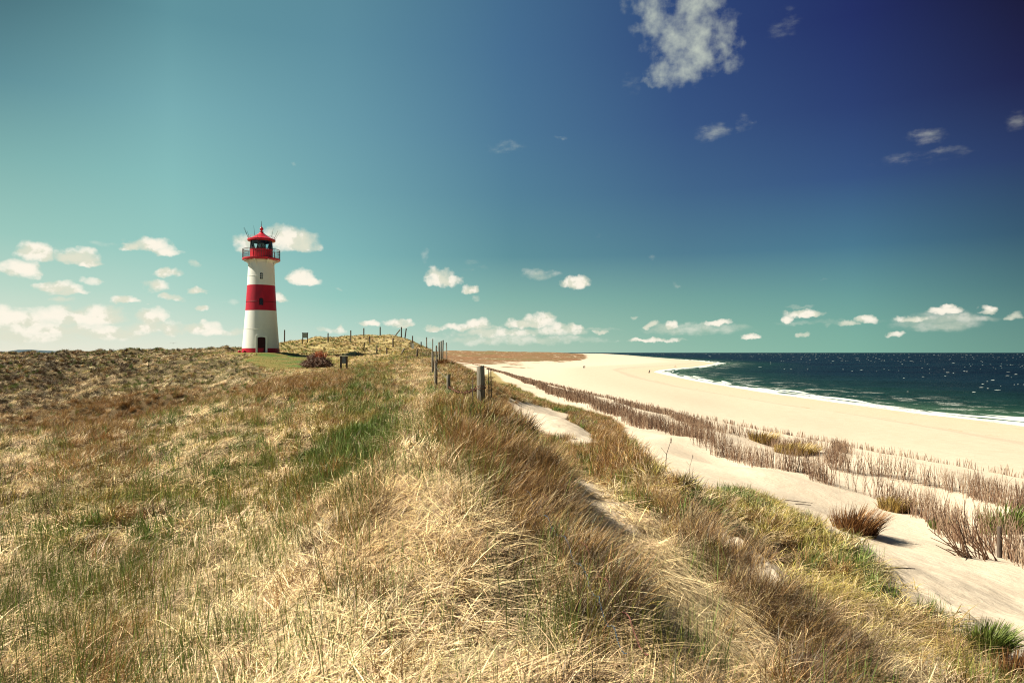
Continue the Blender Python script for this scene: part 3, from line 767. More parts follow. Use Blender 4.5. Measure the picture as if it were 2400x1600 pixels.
sfac = sfac * (1 - lawnm); sfac = np.maximum(sfac, stripemask(gx, gy) * (rg < 14)); fattr(ground, 'thatch', sstep(rg, 22, 55) * (.3 + .7 * sstep(gx / np.maximum(gy, 1), -.40, -.30))); fattr(ground, 'lawn', lawnm); fattr(ground, 'sand', sfac); fattr(ground, 'sd', np.clip(sdg, -100, 500)); cattr(ground, 'tint', tint)
heathv = sstep(rg, 480, 560) * (1 - sstep(gx / np.maximum(gy, 1), .085, .13)) * sstep(gz, 2.0, 4.6)
heathv = np.maximum(heathv, .40 * sstep(rg, 300, 460) * (1 - sstep(gx / np.maximum(gy, 1), .09, .125)) * sstep(gz, 1.7, 3.0))
fattr(ground, 'heath', heathv)

# ------------------------------------------------------------------ sea
azw = np.linspace(-.9, 1.75, 700)
rw = np.exp(np.linspace(math.log(60), math.log(60000), 420))
AW, RW = np.meshgrid(azw, rw, indexing='ij')
wx = (RW * np.sin(AW)).ravel(); wy = (RW * np.cos(AW)).ravel(); sdw = shore_sd(wx, wy)
swell = np.where(sdw < 0, perlin(wx / 14 + wy / 60, wy / 30) * .22 * np.clip(-sdw / 20, 0, 1) * (1 - sstep(np.hypot(wx, wy), 600, 1500)), 0)
iw = np.arange(len(wx)).reshape(AW.shape)
fw = np.stack([iw[:-1, :-1], iw[1:, :-1], iw[1:, 1:], iw[:-1, 1:]], -1).reshape(-1, 4)[:, ::-1]
kw = sdw[fw].min(1) < 12
sea = mesh_np('sea', np.stack([wx, wy, swell], 1), fw[kw], [M_water], smooth=True)
fattr(sea, 'sd', np.clip(sdw, -3000, 100)); tag(sea, kind='structure', label='dark blue sea with white surf')

# white crests: low foamy wedges riding on the water
def crests(n):
    V = []; Fs = []
    k = 0
    r = np.exp(rng.uniform(math.log(200), math.log(9000), n * 3)); a = rng.uniform(-.05, .72, n * 3)
    x, y = r * np.sin(a), r * np.cos(a); sd = shore_sd(x, y)
    pn = perlin(x / 160 + 3, y / 260)
    ok = (sd < -35) & (rng.random(n * 3) < np.clip(.35 + pn * .9, .05, 1)) & (rng.random(n * 3) < np.clip((-sd) / 260, .12, 1))
    x, y, r = x[ok][:n], y[ok][:n], r[ok][:n]
    for xx, yy, rr in zip(x, y, r):
        ln_ = random.uniform(.25, .7) * (1 + rr / 900) * random.choice([.6, .8, 1, 1.6]); hh_ = random.uniform(.08, .2) * (1 + rr / 1500); wd = ln_ * .2
        seg = 5; b = len(V)
        an = random.gauss(.1, .25); ca, sa = math.cos(an), math.sin(an)
        for i in range(seg + 1):
            t = i / seg * 2 - 1; e_ = (1 - t * t) ** .6 * random.uniform(.55, 1)
            px_, = (t * ln_,)
            for (oy, oz) in ((-wd * e_, .02), (0, hh_ * e_ + .02), (wd * .9 * e_, .02)):
                V.append((xx + px_ * ca - oy * sa, yy + px_ * sa + oy * ca, oz + .05))
        for i in range(seg):
            q = b + i * 3
            Fs.append((q, q + 3, q + 4, q + 1)); Fs.append((q + 1, q + 4, q + 5, q + 2))
    return mesh_np('whitecaps', V, Fs, [M_foam])
wcap = crests(1000); tag(wcap, 'small white crests scattered over the dark sea', 'sea foam', kind='stuff')

# surf rollers along the water's edge: lumpy foam ridges
def surf():
    V = []; Fs = []
    pts = []
    for a, b in zip(SHA[1:16], SHA[2:17]):
        n = max(2, int(np.hypot(*(b - a)) / 1.5))
        for i in range(n): pts.append(a + (b - a) * i / n)
    pts = np.array(pts)
    for s in range(2):
        q = gblur(pts, 3, 0); tn = np.gradient(q, axis=0); tn /= np.hypot(tn[:, 0], tn[:, 1])[:, None]
        nr = np.stack([tn[:, 1], -tn[:, 0]], 1)
        off = -.5 + s * 4.5 + perlin(np.arange(len(q)) / 14. + s * 50, np.zeros(len(q)) + s) * 2.6
        base = len(V); row = 5
        amp = np.clip(perlin(np.arange(len(q)) / 22. + s * 31, np.zeros(len(q)) + 5 * s) * 1.8 + (.55 if s == 0 else .05), 0, 1)
        for i in range(len(q)):
            wd = (1.6 + rng.uniform(-.3, .3)) * amp[i] + .02
            for k_, (o_, z_) in enumerate(((-1, 0), (-.5, .20), (0, .34), (.5, .22), (1.2, 0))):
                p = q[i] + nr[i] * (off[i] + o_ * wd)
                V.append((p[0], p[1], -.06 + .08 + z_ * amp[i] * rng.uniform(.7, 1.2)))
            if i:
                for k_ in range(row - 1):
                    a0 = base + (i - 1) * row + k_; Fs.append((a0, a0 + 1, a0 + row + 1, a0 + row))
    return mesh_np('surf_foam', V, Fs, [M_foam], smooth=True)
sf = surf(); tag(sf, 'white surf breaking along the edge of the beach', 'surf', kind='stuff')

# far hills on the left, haze blue painted into their colour
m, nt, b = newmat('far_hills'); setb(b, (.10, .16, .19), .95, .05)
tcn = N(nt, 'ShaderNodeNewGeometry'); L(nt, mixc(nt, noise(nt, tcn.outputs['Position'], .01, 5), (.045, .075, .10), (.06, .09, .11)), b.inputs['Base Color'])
hv = []; hf = []
nn = 160
for j in range(6):
    for i in range(nn):
        px_ = -900 + i * (1350 / (nn - 1)); u = (px_ - 1200) / F; d = 3000 + (j - 2) * 110
        prof = 21 + 4.5 * float(fbm(np.array([px_ / 70.]), np.array([1.5]), 3)[0]) * 2.2
        prof = prof * (1 - max(0, (px_ - 140) / 290)) + 4 * max(0, (px_ - 140) / 290)
        z = prof * [0, .75, 1, .9, .6, 0][j] + (random.random() * 1.0 if 0 < j < 5 else 0)
        hv.append((u * d, d, z))
for j in range(5):
    for i in range(nn - 1): a0 = j * nn + i; hf.append((a0, a0 + 1, a0 + nn + 1, a0 + nn))
hl = mesh_np('far_hills', hv, hf, [m], smooth=True); tag(hl, kind='structure', label='low blue hills on the horizon')
# ------------------------------------------------------------------ grass
def tuft(name, n, Lr, wd, th0, th1, phs, rad, seg=4, seed=0):
    r = np.random.default_rng(seed)
    V = []; Fs = []; bv = []
    for i in range(n):
        ph = r.normal(0, phs) if phs < 9 else r.uniform(0, 2 * np.pi)
        L_ = r.uniform(*Lr); t0 = R(r.uniform(*th0)); t1 = R(r.uniform(*th1)); rr = rad * math.sqrt(r.random()); ra = r.uniform(0, 6.28)
        p = np.array([rr * math.cos(ra), rr * math.sin(ra), -.02])
        w_ = wd * r.uniform(.7, 1.3); tw = r.uniform(-.9, .9)
        c = r.uniform(0, 1); base = len(V); dph = r.normal(0, .35)
        for s in range(seg + 1):
            t = s / seg; th = t0 + (t1 - t0) * t ** 1.2; f_ = ph + dph * t
            sw = np.array([-math.sin(f_ + tw), math.cos(f_ + tw), 0]) * w_ * .5 * (1 - t ** 2.5 * .93)
            V.append(p - sw); V.append(p + sw); bv += [c, c]
            if s < seg:
                p = p + np.array([math.sin(th) * math.cos(f_), math.sin(th) * math.sin(f_), math.cos(th)]) * L_ / seg
        for s in range(seg):
            a = base + 2 * s; Fs.append((a, a + 1, a + 3, a + 2))
    o = mesh_np(name, V, Fs, [M_grass], link=False); fattr(o, 'bv', bv); return o
def coll(name, defs):
    c = bpy.data.collections.new(name)
    for i, d in enumerate(defs):
        o = tuft('%s_%02d' % (name, i), *d[:-1], seed=d[-1]); c.objects.link(o)
    return c
NV = 5
def vars_(f): return [f(i) for i in range(NV)]
# near, middle and far weights of blade
T = {}
for lod, (nm, wm, sg) in {'n': (1.0, .0042, 5), 'm': (.75, .009, 4), 'f': (.6, .017, 3)}.items():
    T['mat' + lod] = coll('straw_mat_' + lod, vars_(lambda i: (int(46 * nm), (.14, .38), wm * 1.35, (55, 88), (82, 102), 1.5, .26, sg, 100 + i)))
    T['arc' + lod] = coll('straw_arc_' + lod, vars_(lambda i: (int(44 * nm), (.18, .42), wm * 1.05, (30, 72), (80, 125), 1.6, .13, sg, 200 + i)))
    T['up' + lod] = coll('green_up_' + lod, vars_(lambda i: (int(12 * nm), (.15, .38), wm * .9, (0, 18), (8, 50), 99, .13, sg, 300 + i)))
    T['den' + lod] = coll('green_dense_' + lod, vars_(lambda i: (int(60 * nm), (.12, .30), wm * .9, (0, 25), (20, 80), 99, .10, sg, 400 + i)))
    T['tus' + lod] = coll('tussock_' + lod, vars_(lambda i: (int(80 * nm), (.15, .36), wm * .8, (4, 50), (25, 95), 1.5, .11, sg, 500 + i)))
def gn_group(c):
    ng = bpy.data.node_groups.new('scatter_' + c.name, 'GeometryNodeTree')
    ng.interface.new_socket('Geometry', in_out='INPUT', socket_type='NodeSocketGeometry'); ng.interface.new_socket('Geometry', in_out='OUTPUT', socket_type='NodeSocketGeometry')
    gi = ng.nodes.new('NodeGroupInput'); go = ng.nodes.new('NodeGroupOutput')
    ci = ng.nodes.new('GeometryNodeCollectionInfo'); ci.inputs['Collection'].default_value = c; ci.inputs['Separate Children'].default_value = True; ci.inputs['Reset Children'].default_value = True
    ip = ng.nodes.new('GeometryNodeInstanceOnPoints'); ip.inputs['Pick Instance'].default_value = True
    def na(nm, ty):
        n = ng.nodes.new('GeometryNodeInputNamedAttribute'); n.data_type = ty; n.inputs['Name'].default_value = nm
        return n.outputs['Attribute']
    er = ng.nodes.new('FunctionNodeEulerToRotation')
    ng.links.new(na('rot', 'FLOAT_VECTOR'), er.inputs[0]); ng.links.new(er.outputs[0], ip.inputs['Rotation'])
    ng.links.new(na('scl', 'FLOAT_VECTOR'), ip.inputs['Scale']); ng.links.new(na('vid', 'INT'), ip.inputs['Instance Index'])
    ng.links.new(gi.outputs[0], ip.inputs['Points']); ng.links.new(ci.outputs[0], ip.inputs['Instance']); ng.links.new(ip.outputs[0], go.inputs[0])
    return ng
def eulers(nrm, yaw):
    """tilt the clump with the slope after turning it"""
    z = nrm / np.linalg.norm(nrm, axis=1)[:, None]
    x0 = np.stack([np.cos(yaw), np.sin(yaw), np.zeros_like(yaw)], 1)
    x = x0 - z * (x0 * z).sum(1)[:, None]; x /= np.linalg.norm(x, axis=1)[:, None]
    y = np.cross(z, x)
    # matrix columns x,y,z ; XYZ euler
    ry = np.arcsin(np.clip(-x[:, 2], -1, 1)); rx = np.arctan2(y[:, 2], z[:, 2]); rz = np.arctan2(x[:, 1], x[:, 0])
    return np.stack([rx, ry, rz], 1)
def scatter(name, c, P_, rot, scl, vid, tint, label):
    me = bpy.data.meshes.new(name); me.vertices.add(len(P_)); me.vertices.foreach_set('co', P_.astype(np.float32).ravel())
    o = bpy.data.objects.new(name, me); COL.objects.link(o)
    a = me.attributes.new('rot', 'FLOAT_VECTOR', 'POINT'); a.data.foreach_set('vector', rot.astype(np.float32).ravel())
    a = me.attributes.new('scl', 'FLOAT_VECTOR', 'POINT'); a.data.foreach_set('vector', scl.astype(np.float32).ravel())
    a = me.attributes.new('vid', 'INT', 'POINT'); a.data.foreach_set('value', vid.astype(np.int32))
    cattr(o, 'tint', tint)
    me.materials.append(M_grass)
    md = o.modifiers.new('scatter', 'NODES'); md.node_group = gn_group(c)
    tag(o, label, 'grass', kind='stuff'); return o
def slope(x, y, e=.15):
    e_ = np.maximum(e, np.hypot(x, y) * .01)
    zx = (height(x + e_, y) - height(x - e_, y)) / (2 * e_); zy = (height(x, y + e_) - height(x, y - e_)) / (2 * e_)
    return np.stack([-zx, -zy, np.ones_like(zx)], 1)
bands = [('n', 1.7, 7.5, 135, 1.0), ('m', 7.5, 17, 66, 1.0), ('m', 17, 34, 28, 1.15), ('m', 34, 75, 15.0, 1.3), ('f', 75, 200, 5.0, 1.7)]
if QUICK: bands = [(a, b_, c_, d_ * QUICK, e_) for a, b_, c_, d_, e_ in bands]
acc_ = {}
TY = ['straw', 'green', 'red', 'brown', 'yellow']
for bi, (lod, r0, r1, dn, sc0) in enumerate(bands):
    a0, a1 = -.74, .74
    if r0 > 40: a0, a1 = -.74, .12
    n = int(.5 * (a1 - a0) * (r1 ** 2 - r0 ** 2) * dn)
    r = np.sqrt(rng.uniform(r0 ** 2, r1 ** 2, n)); a = rng.uniform(a0, a1, n)
    x, y = r * np.sin(a), r * np.cos(a)
    sm_ = sandmask(x, y); zn = zones(x, y)
    lw = np.maximum(1 - sstep(np.hypot((x + .325 * y) / (.07 * np.maximum(y, 1)), (y - 70) / 15), .85, 1.05), 1 - sstep(np.hypot(x - LHX, y - LHY), 3.5, 5)) * (r < 130) * (r > 40)
    ok = (rng.random(n) > sm_ * 1.6 - .3) & (rng.random(n) < zn[:, 5]) & (rng.random(n) > lw * 0)
    ok &= (np.hypot(x - LHX, y - LHY) > 2.6)
    ok &= ~((x > -5) & (y > 90))
    x, y, r, zn, lw = x[ok], y[ok], r[ok], zn[ok], lw[ok]; n = len(x)
    zn[:, 6] *= 1 - .8 * lw; zn[:, :5] = zn[:, :5] * (1 - lw[:, None]) + np.array([.12, .55, .08, 0, .25])[None] * lw[:, None]; zn[:, 7] *= 1 - lw
    sp_ = stripemask(x, y); thin = rng.random(n) > sp_ * .42
    x, y, r, zn, lw, sp_ = x[thin], y[thin], r[thin], zn[thin], lw[thin], sp_[thin]; n = len(x)
    zn[:, :5] = zn[:, :5] * (1 - sp_[:, None]) + np.array([.96, .02, .02, 0, 0])[None] * sp_[:, None]; zn[:, 7] = np.maximum(zn[:, 7], sp_ * .98)
    # clumpy choice of kind
    pw = zn[:, :5].copy(); pw[:, 2] = np.where(pw[:, 2] < .3, pw[:, 2] * .45, pw[:, 2])
    wl = np.clip(r / 12, .35, 4)
    for k in range(5):
        pn = perlin(x / (1.1 * wl) + 31 * k, y / (1.1 * wl) - 17 * k) + .5 * perlin(x / (.35 * wl) + 31 * k, y / (.35 * wl))
        pw[:, k] *= np.exp(1.7 * pn)
    pw /= pw.sum(1)[:, None]
    ty = (pw.cumsum(1) < rng.random(n)[:, None]).sum(1).clip(0, 4)
    nrm = slope(x, y); z = height(x, y)
    flow = perlin(x / 2.6 + 5, y / 2.6) * 1.5 + perlin(x / .8, y / .8 + 9) * .7 - .35
    # combed down to the right along the seaward slope
    seaw = sstep(x - y * .08, .8, 1.8); flow = flow * (1 - .75 * seaw) - .55 * seaw
    flat = rng.random(n) < np.where(zn[:, 0] > .4, zn[:, 7] ** .5, zn[:, 7])
    for k, nm in enumerate(TY):
        for fl in (0, 1):
            s_ = (ty == k) & (flat == bool(fl))
            if not s_.any(): continue
            if nm == 'straw': key = 'mat' if fl else 'arc'
            elif nm == 'green': key = 'up' if fl or lod == 'n' else 'den'
            elif nm == 'yellow': key = 'arc'
            else: key = 'tus'
            m_ = s_.sum()
            yaw = flow[s_] + rng.normal(0, .7, m_)
            nv = nrm[s_].copy()
            if key != 'mat': nv[:, :2] *= .35
            ro = eulers(nv, yaw)
            sc_ = sc0 * rng.uniform(.75, 1.25, m_) * (zn[s_, 6])
            sc3 = np.stack([sc_, sc_, sc_ * rng.uniform(.8, 1.15, m_)], 1)
            if lod == 'f': sc3[:, 2] *= .8
            base = np.array(COLR[nm])
            tn = base[None] * rng.uniform(.75, 1.25, (m_, 1)) * rng.uniform(.93, 1.07, (m_, 3))
            # patches of bleached and of ruddy straw
            if nm in ('straw', 'yellow'):
                pz = perlin(x[s_] / 1.7 + 60, y[s_] / 1.7)
                tn = tn * (1 + .15 * pz[:, None]); tn = tn * (1 - .25 * sstep(-pz, .2, .6)[:, None] * np.array([.2, .6, 1.]))
            if nm == 'green':
                pz = sstep(perlin(x[s_] / 2 + 90, y[s_] / 2), -.1, .5)[:, None]
                tn = tn * (1 - pz) + tn * np.array([1.9, 1.15, 1.3]) * pz
            P_ = np.stack([x[s_], y[s_], z[s_]], 1)
            if key == 'mat': P_[:, 2] += rng.uniform(-.02, .07, m_) * sc0
            acc_.setdefault((key, lod), []).append((P_, ro, sc3, rng.integers(0, NV, m_), tn))
# thin upright stems over the straw mats, and green shoots through them
n = int(4200 * (QUICK or 1)); r = np.sqrt(rng.uniform(1.8 ** 2, 11 ** 2, n)); a = rng.uniform(-.72, .5, n); x, y = r * np.sin(a), r * np.cos(a)
ok = (sandmask(x, y) < .3) & (perlin(x / .9 + 4, y / .9) + np.clip(-x / 6, -.15, .25) > .16); x, y = x[ok], y[ok]; n = len(x)
acc_.setdefault(('up', 'n'), []).append((np.stack([x, y, height(x, y)], 1), eulers(slope(x, y) * [.2, .2, 1], rng.uniform(0, 6.28, n)), np.repeat(rng.uniform(.6, 1.25, n)[:, None], 3, 1), rng.integers(0, NV, n), np.array(COLR['green'])[None] * rng.uniform(.7, 1.3, (n, 1))))
for pts_, cs in (([(1120, 950), (1150, 1010), (1185, 1060), (1215, 1100), (1250, 1145), (1275, 1190), (1300, 1240), (1335, 1290), (1362, 1350), (1250, 1075), (1290, 1010), (1340, 1040)], .5), ([(1420, 1060), (1460, 1100), (1500, 1130), (1540, 1160), (1575, 1200), (1610, 1245), (1650, 1275), (1695, 1315), (1740, 1370), (1790, 1400), (1835, 1440), (1880, 1480), (1930, 1520), (1985, 1560), (1395, 985), (1330, 955)], .6), ([(640, 1145), (560, 1190), (730, 1330), (480, 1290), (120, 1120), (330, 1060), (180, 965), (390, 945), (560, 1040), (870, 1190), (760, 1240), (1000, 1050)], .3)):
    for (a_, b_) in pts_:
        h_ = hit(a_, b_); k_ = int(9 + 11 * cs); sp = .12 + .008 * h_.y
        x = h_.x + rng.normal(0, sp, k_); y = h_.y + rng.normal(0, sp, k_)
        rd = np.hypot(x - h_.x, y - h_.y) / sp
        col = np.where((rng.random(k_) < .45)[:, None], np.array([[.15, .085, .045]]), np.where((rng.random(k_) < .7)[:, None], np.array([[.42, .24, .10]]), np.array([[.62, .46, .25]]))) * rng.uniform(.7, 1.2, (k_, 1))
        s_ = rng.uniform(.7, 1.1, k_) * np.clip(1.25 - .25 * rd, .5, 1.2) * (1.0 if cs > .4 else .75)
        acc_.setdefault(('tus', 'n' if h_.y < 9 else 'm'), []).append((np.stack([x, y, height(x, y)], 1), eulers(slope(x, y) * [.3, .3, 1], rng.normal(-.2, .8, k_)), np.repeat(s_[:, None], 3, 1), rng.integers(0, NV, k_), col))
# long straw combed down the gully
sa, sb = hit(1420, 1180), hit(1740, 1480); sdir = math.atan2(sb.y - sa.y, sb.x - sa.x)
n = 9000; sx = rng.uniform(min(p[0] for p in STRIPE) - .2, max(p[0] for p in STRIPE) + .2, n); sy = rng.uniform(min(p[1] for p in STRIPE) - .2, max(p[1] for p in STRIPE) + .2, n)
ok = rng.random(n) < stripemask(sx, sy) * np.clip((7.2 - sy) / 2.0, .05, 1) * .5; sx, sy = sx[ok], sy[ok]; n = len(sx)
print('STRAW', n, [min(p[1] for p in STRIPE), max(p[1] for p in STRIPE)])
T['longn'] = coll('long_straw', [tuple([30, (.35, .7), .0068, (70, 88), (86, 98), .16, .16, 5, 900 + i]) for i in range(NV)])
acc_[('long', 'n')] = [(np.stack([sx, sy, height(sx, sy) + rng.uniform(-.01, .05, n)], 1), eulers(slope(sx, sy), sdir + rng.normal(0, .22, n)), np.repeat(rng.uniform(.7, 1.1, n)[:, None], 3, 1), rng.integers(0, NV, n), np.array([.82, .63, .38])[None] * rng.uniform(.7, 1.15, (n, 1)))]
LBL = {'long': 'long pale straw combed down the sandy gully', 'mat': 'flattened pale straw lying over the dune', 'arc': 'arching dry straw coloured marram grass', 'up': 'thin upright green marram shoots', 'den': 'dense green marram grass', 'tus': 'red brown tussocky dune grass'}
NMS = {'long': 'long_straw', 'mat': 'straw_grass', 'arc': 'arching_grass', 'up': 'green_shoots', 'den': 'green_grass', 'tus': 'brown_grass'}
LODN = {'n': 'in the foreground', 'm': 'on the near dune', 'f': 'on the far dunes'}
tot = 0
for (key, lod), lst in acc_.items():
    P_, ro, s3, vi, tn = [np.concatenate(q) for q in zip(*lst)]
    tot += len(P_)
    scatter(NMS[key], T[key + lod], P_, ro, s3, vi, tn, LBL[key] + ' ' + LODN[lod])
print('TUFTS', tot)

# single tussocks standing alone on the sand
M_tgreen = grassmat('tussock_green', (.16, .20, .04)); M_tred = grassmat('tussock_red', (.26, .12, .05)); M_tyel = grassmat('tussock_yellow', (.42, .28, .10))
def tussock(px, py, size, h, mat, label, seed, lean=0.5):
    p = hit(px, py)
    if p is None: return
    r = np.random.default_rng(seed); V = []; Fs = []; bv = []
    n = 700; wd = max(.004, p.length * .0007)
    for i in range(n):
        rr = math.sqrt(r.random()); an = r.uniform(0, 6.28)
        bx, by = rr * size * math.cos(an), rr * size * .8 * math.sin(an)
        ph = math.atan2(by, bx) + r.normal(0, .5); L_ = h * r.uniform(.6, 1.2); t0 = rr * .55 * r.uniform(.4, 1.2); t1 = t0 + r.uniform(.1, .9)
        q = np.array([bx, by, 0.]); q[2] = hgt(p.x + bx, p.y + by) - p.z - .03 if i % 6 == 0 else (q[2] if i == 0 else lastz)
        lastz = q[2]; c = r.random(); base = len(V)
        for s in range(5):
            t = s / 4; th = t0 + (t1 - t0) * t
            sw = np.array([-math.sin(ph + .4), math.cos(ph + .4), 0]) * wd * (1 - t * .85)
            V += [q - sw, q + sw]; bv += [c, c]
            q = q + (np.array([math.sin(th) * math.cos(ph), math.sin(th) * math.sin(ph), math.cos(th)]) + np.array([lean * t, -.05, 0])) * L_ / 4
        for s in range(4): a = base + 2 * s; Fs.append((a, a + 1, a + 3, a + 2))
    o = mesh_np('grass_tussock', V, Fs, [mat]); fattr(o, 'bv', bv); o.location = p
    tag(o, label, 'grass tussock', 'grass tussocks standing on the sand')
tussock(1965, 1222, .36, .46, M_tred, 'dark rounded brown tussock alone at the edge of the lower grass bank', 1)
tussock(2270, 1500, .11, .26, M_tgreen, 'dark green tussock by the lower right corner on bare sand', 2)
tussock(2056, 1172, .40, .38, M_tyel, 'low straw tussock at the foot of the nearest brushwood fence', 3)
tussock(1752, 1018, .75, .60, M_tyel, 'golden tussock between the rows of brushwood beside a sand mound', 4)
tussock(1828, 1042, .90, .50, M_tyel, 'wide low yellow tussock just right of the golden one in the brushwood', 5)
tussock(2330, 1215, .7, .45, M_tgreen, 'olive tussock behind the second brushwood row at the right edge', 6)
tussock(2160, 1212, .22, .22, M_tgreen, 'small bright green tuft against the brushwood foot', 7)
tussock(2345, 1575, .16, .26, M_tred, 'brown tussock at the right edge near the bottom', 8)
tussock(1020 * 1.0, 840, .5, .4, M_tred, 'rust coloured tussock below the fence posts', 9)

# ------------------------------------------------------------------ lighthouse
lh = empty('lighthouse', (LHX, LHY, LHZ - .02), math.atan2(LHX, LHY) * -1)
tag(lh, 'red and white banded lighthouse with red lantern on the grassy mound', 'lighthouse')
mp = 84.0 / F
def ring(*pr): return [(r_ * mp, z_ * mp) for r_, z_ in pr]
NS = 64
def rad_at(z): return float(np.interp(z, [0, 10.5, 97.7, 157, 214], [41.6, 41.0, 34.4, 31.0, 28.6]))
def wall(name, z0, z1, mat, off=0.0, cap=False):
    m_ = MB(); zs = np.linspace(z0, z1, 8)
    m_.lathe([((rad_at(z) + off) * mp, z * mp) for z in zs], NS)
    return m_.build(name, mat, lh, smooth=True)
o = wall('plinth', -6, 10.5, M_red, .45)
m_ = MB(); m_.lathe([(40.9 * mp, 10.4 * mp), (41.5 * mp, 10.5 * mp)], NS)
o = wall('tower_wall', 10.2, 98, M_white); o['label'] = 'white lower band of the tower'
o = wall('tower_wall', 98, 157, M_red, .12); o['label'] = 'red middle band of the tower'
o = wall('tower_wall', 157, 216, M_white); o['label'] = 'white upper band of the tower'
# faint casting seams standing proud of the wall
for z in (55, 196, 178):
    m_ = MB(); m_.lathe([((rad_at(z) + .1) * mp, (z - .35) * mp), ((rad_at(z) + .45) * mp, z * mp), ((rad_at(z) + .1) * mp, (z + .35) * mp)], NS)
    m_.build('seam', M_white, lh, smooth=True)
m_ = MB(); m_.lathe([((rad_at(118) + .2) * mp, 117.4 * mp), ((rad_at(118) + .55) * mp, 118 * mp), ((rad_at(118) + .2) * mp, 118.6 * mp)], NS); m_.build('seam', M_door, lh, smooth=True)
def arch_pts(w_, h_, rise, n=8):
    pts = [(-w_, 0), (w_, 0), (w_, h_ - rise)]
    for i in range(1, n): a = math.pi * i / n; pts.append((w_ * math.cos(a), h_ - rise + rise * math.sin(a)))
    pts.append((-w_, h_ - rise)); return pts
def slab(mb, pts, y0, y1, dz=0, slope_=0.0, x0=0):
    n = len(pts); b = len(mb.v)
    for (yy) in (y0, y1):
        for (xx, zz_) in pts: mb.v.append((xx + x0, yy + slope_ * zz_, zz_ + dz))
    mb.f.append(tuple(b + i for i in range(n))); mb.f.append(tuple(b + n + i for i in reversed(range(n))))
    for i in range(n): j = (i + 1) % n; mb.f.append((b + i, b + n + i, b + n + j, b + j))
def frame_ring(mb, outer, inner, y0, y1, dz=0, slope_=0.0, x0=0):
    n = len(outer); b = len(mb.v)
    for pts in (outer, inner):
        for yy in (y0, y1):
            for (xx, zz_) in pts: mb.v.append((xx + x0, yy + slope_ * zz_, zz_ + dz))
    for i in range(n):
        j = (i + 1) % n
        o0, o1, i0, i1 = b, b + n, b + 2 * n, b + 3 * n
        mb.f += [(o0 + i, o0 + j, i0 + j, i0 + i), (o1 + i, i1 + i, i1 + j, o1 + j), (o0 + i, o1 + i, o1 + j, o0 + j), (i0 + i, i0 + j, i1 + j, i1 + i)]
SL = (41.6 - 34.4) / 97.7
DX = 1.3 * mp
d_h = 37 * mp; d_w = 8.6 * mp
m_ = MB(); frame_ring(m_, arch_pts(d_w + 4.2 * mp, d_h + 4.5 * mp, 3 * mp), arch_pts(d_w, d_h, 2.5 * mp), -42.6 * mp, -38.5 * mp, -.05, SL * .9, DX)
ds = m_.build('door_surround', M_white, lh)
m_ = MB(); slab(m_, arch_pts(d_w, d_h, 2.5 * mp), -41.75 * mp, -39 * mp, -.05, SL * .9, DX)
dr = m_.build('door', M_door, lh)
m_ = MB(); m_.tube([(DX + d_w * .7, -42.1 * mp, .95), (DX + d_w * .7, -42.1 * mp - .06, .95), (DX + d_w * .45, -42.1 * mp - .06, .95)], .018, 6); m_.build('handle', M_dark, dr)
def window(z, mat_frame, mat_wall, label):
    w_, h_ = 3.4 * mp, 15.6 * mp
    rr = rad_at(z); sl = .048
    m1 = MB(); frame_ring(m1, arch_pts(w_ + .05, h_ + .05, w_), arch_pts(w_ - .03, h_ - .03, w_ - .03), -(rr + .9) * mp, -(rr - 1.6) * mp, z * mp, sl, .2 * mp)
    m1.box((.2 * mp, -(rr + .45) * mp + sl * h_ * .4, z * mp + h_ * .5), (.014, .014, h_ * .47))
    for q in (.3, .6): m1.box((.2 * mp, -(rr + .45) * mp + sl * h_ * q, z * mp + h_ * q), (w_, .013, .013))
    fr_ = m1.build('window', mat_frame, lh); fr_['label'] = label
    m2 = MB(); slab(m2, arch_pts(w_ - .01, h_ - .01, w_), -(rr + .3) * mp, -(rr - 2.5) * mp, z * mp, sl, .2 * mp)
    m2.build('pane', M_pane, fr_)
window(170, M_white, M_white, 'upper arched window with white glazing bars')
window(109.5, M_door, M_red, 'lower arched window with dark frame')
# gallery
m_ = MB(); m_.lathe([(27 * mp, 216 * mp), (42 * mp, 216.2 * mp), (42.3 * mp, 217 * mp), (42.3 * mp, 220 * mp), (41.5 * mp, 220.6 * mp), (24 * mp, 220.6 * mp)], NS)
m_.build('gallery_floor', M_redm, lh, smooth=True)
m_ = MB(); m_.lathe([(28.5 * mp, 209 * mp), (29.6 * mp, 212.5 * mp), (31.6 * mp, 215.9 * mp), (28 * mp, 215.95 * mp)], NS); m_.build('cornice', M_white, lh, smooth=True)
for k in range(8):
    a = R(22 + 45 * k); pts = []
    for t in np.linspace(0, 1, 9):
        rr = 28.6 + 12.2 * (1 - math.cos(t * math.pi / 2)); zz_ = 201 + 14.6 * math.sin(t * math.pi / 2)
        pts.append((rr * mp * math.cos(a), rr * mp * math.sin(a), zz_ * mp))
    m_ = MB(); m_.tube(pts, [.075] * 9, 6); m_.build('bracket', M_white, lh, smooth=True)
rl = MB()
for k in range(56):
    a = 2 * math.pi * k / 56; c_, s_ = 41.3 * mp * math.cos(a), 41.3 * mp * math.sin(a)
    rl.tube([(c_, s_, 220.4 * mp), (c_, s_, 240.5 * mp)], .028 if k % 7 == 0 else .013, 5, cap=False)
def hoop(mb, r_, z_, t, n=56):
    pts = [(r_ * mp * math.cos(2 * math.pi * k / n), r_ * mp * math.sin(2 * math.pi * k / n), z_ * mp) for k in range(n + 1)]
    mb.tube(pts, t, 6, cap=False)
hoop(rl, 41.3, 240.8, .030); hoop(rl, 41.3, 233.5, .017); hoop(rl, 41.3, 222.5, .017)
rl.build('railing', M_rail, lh)
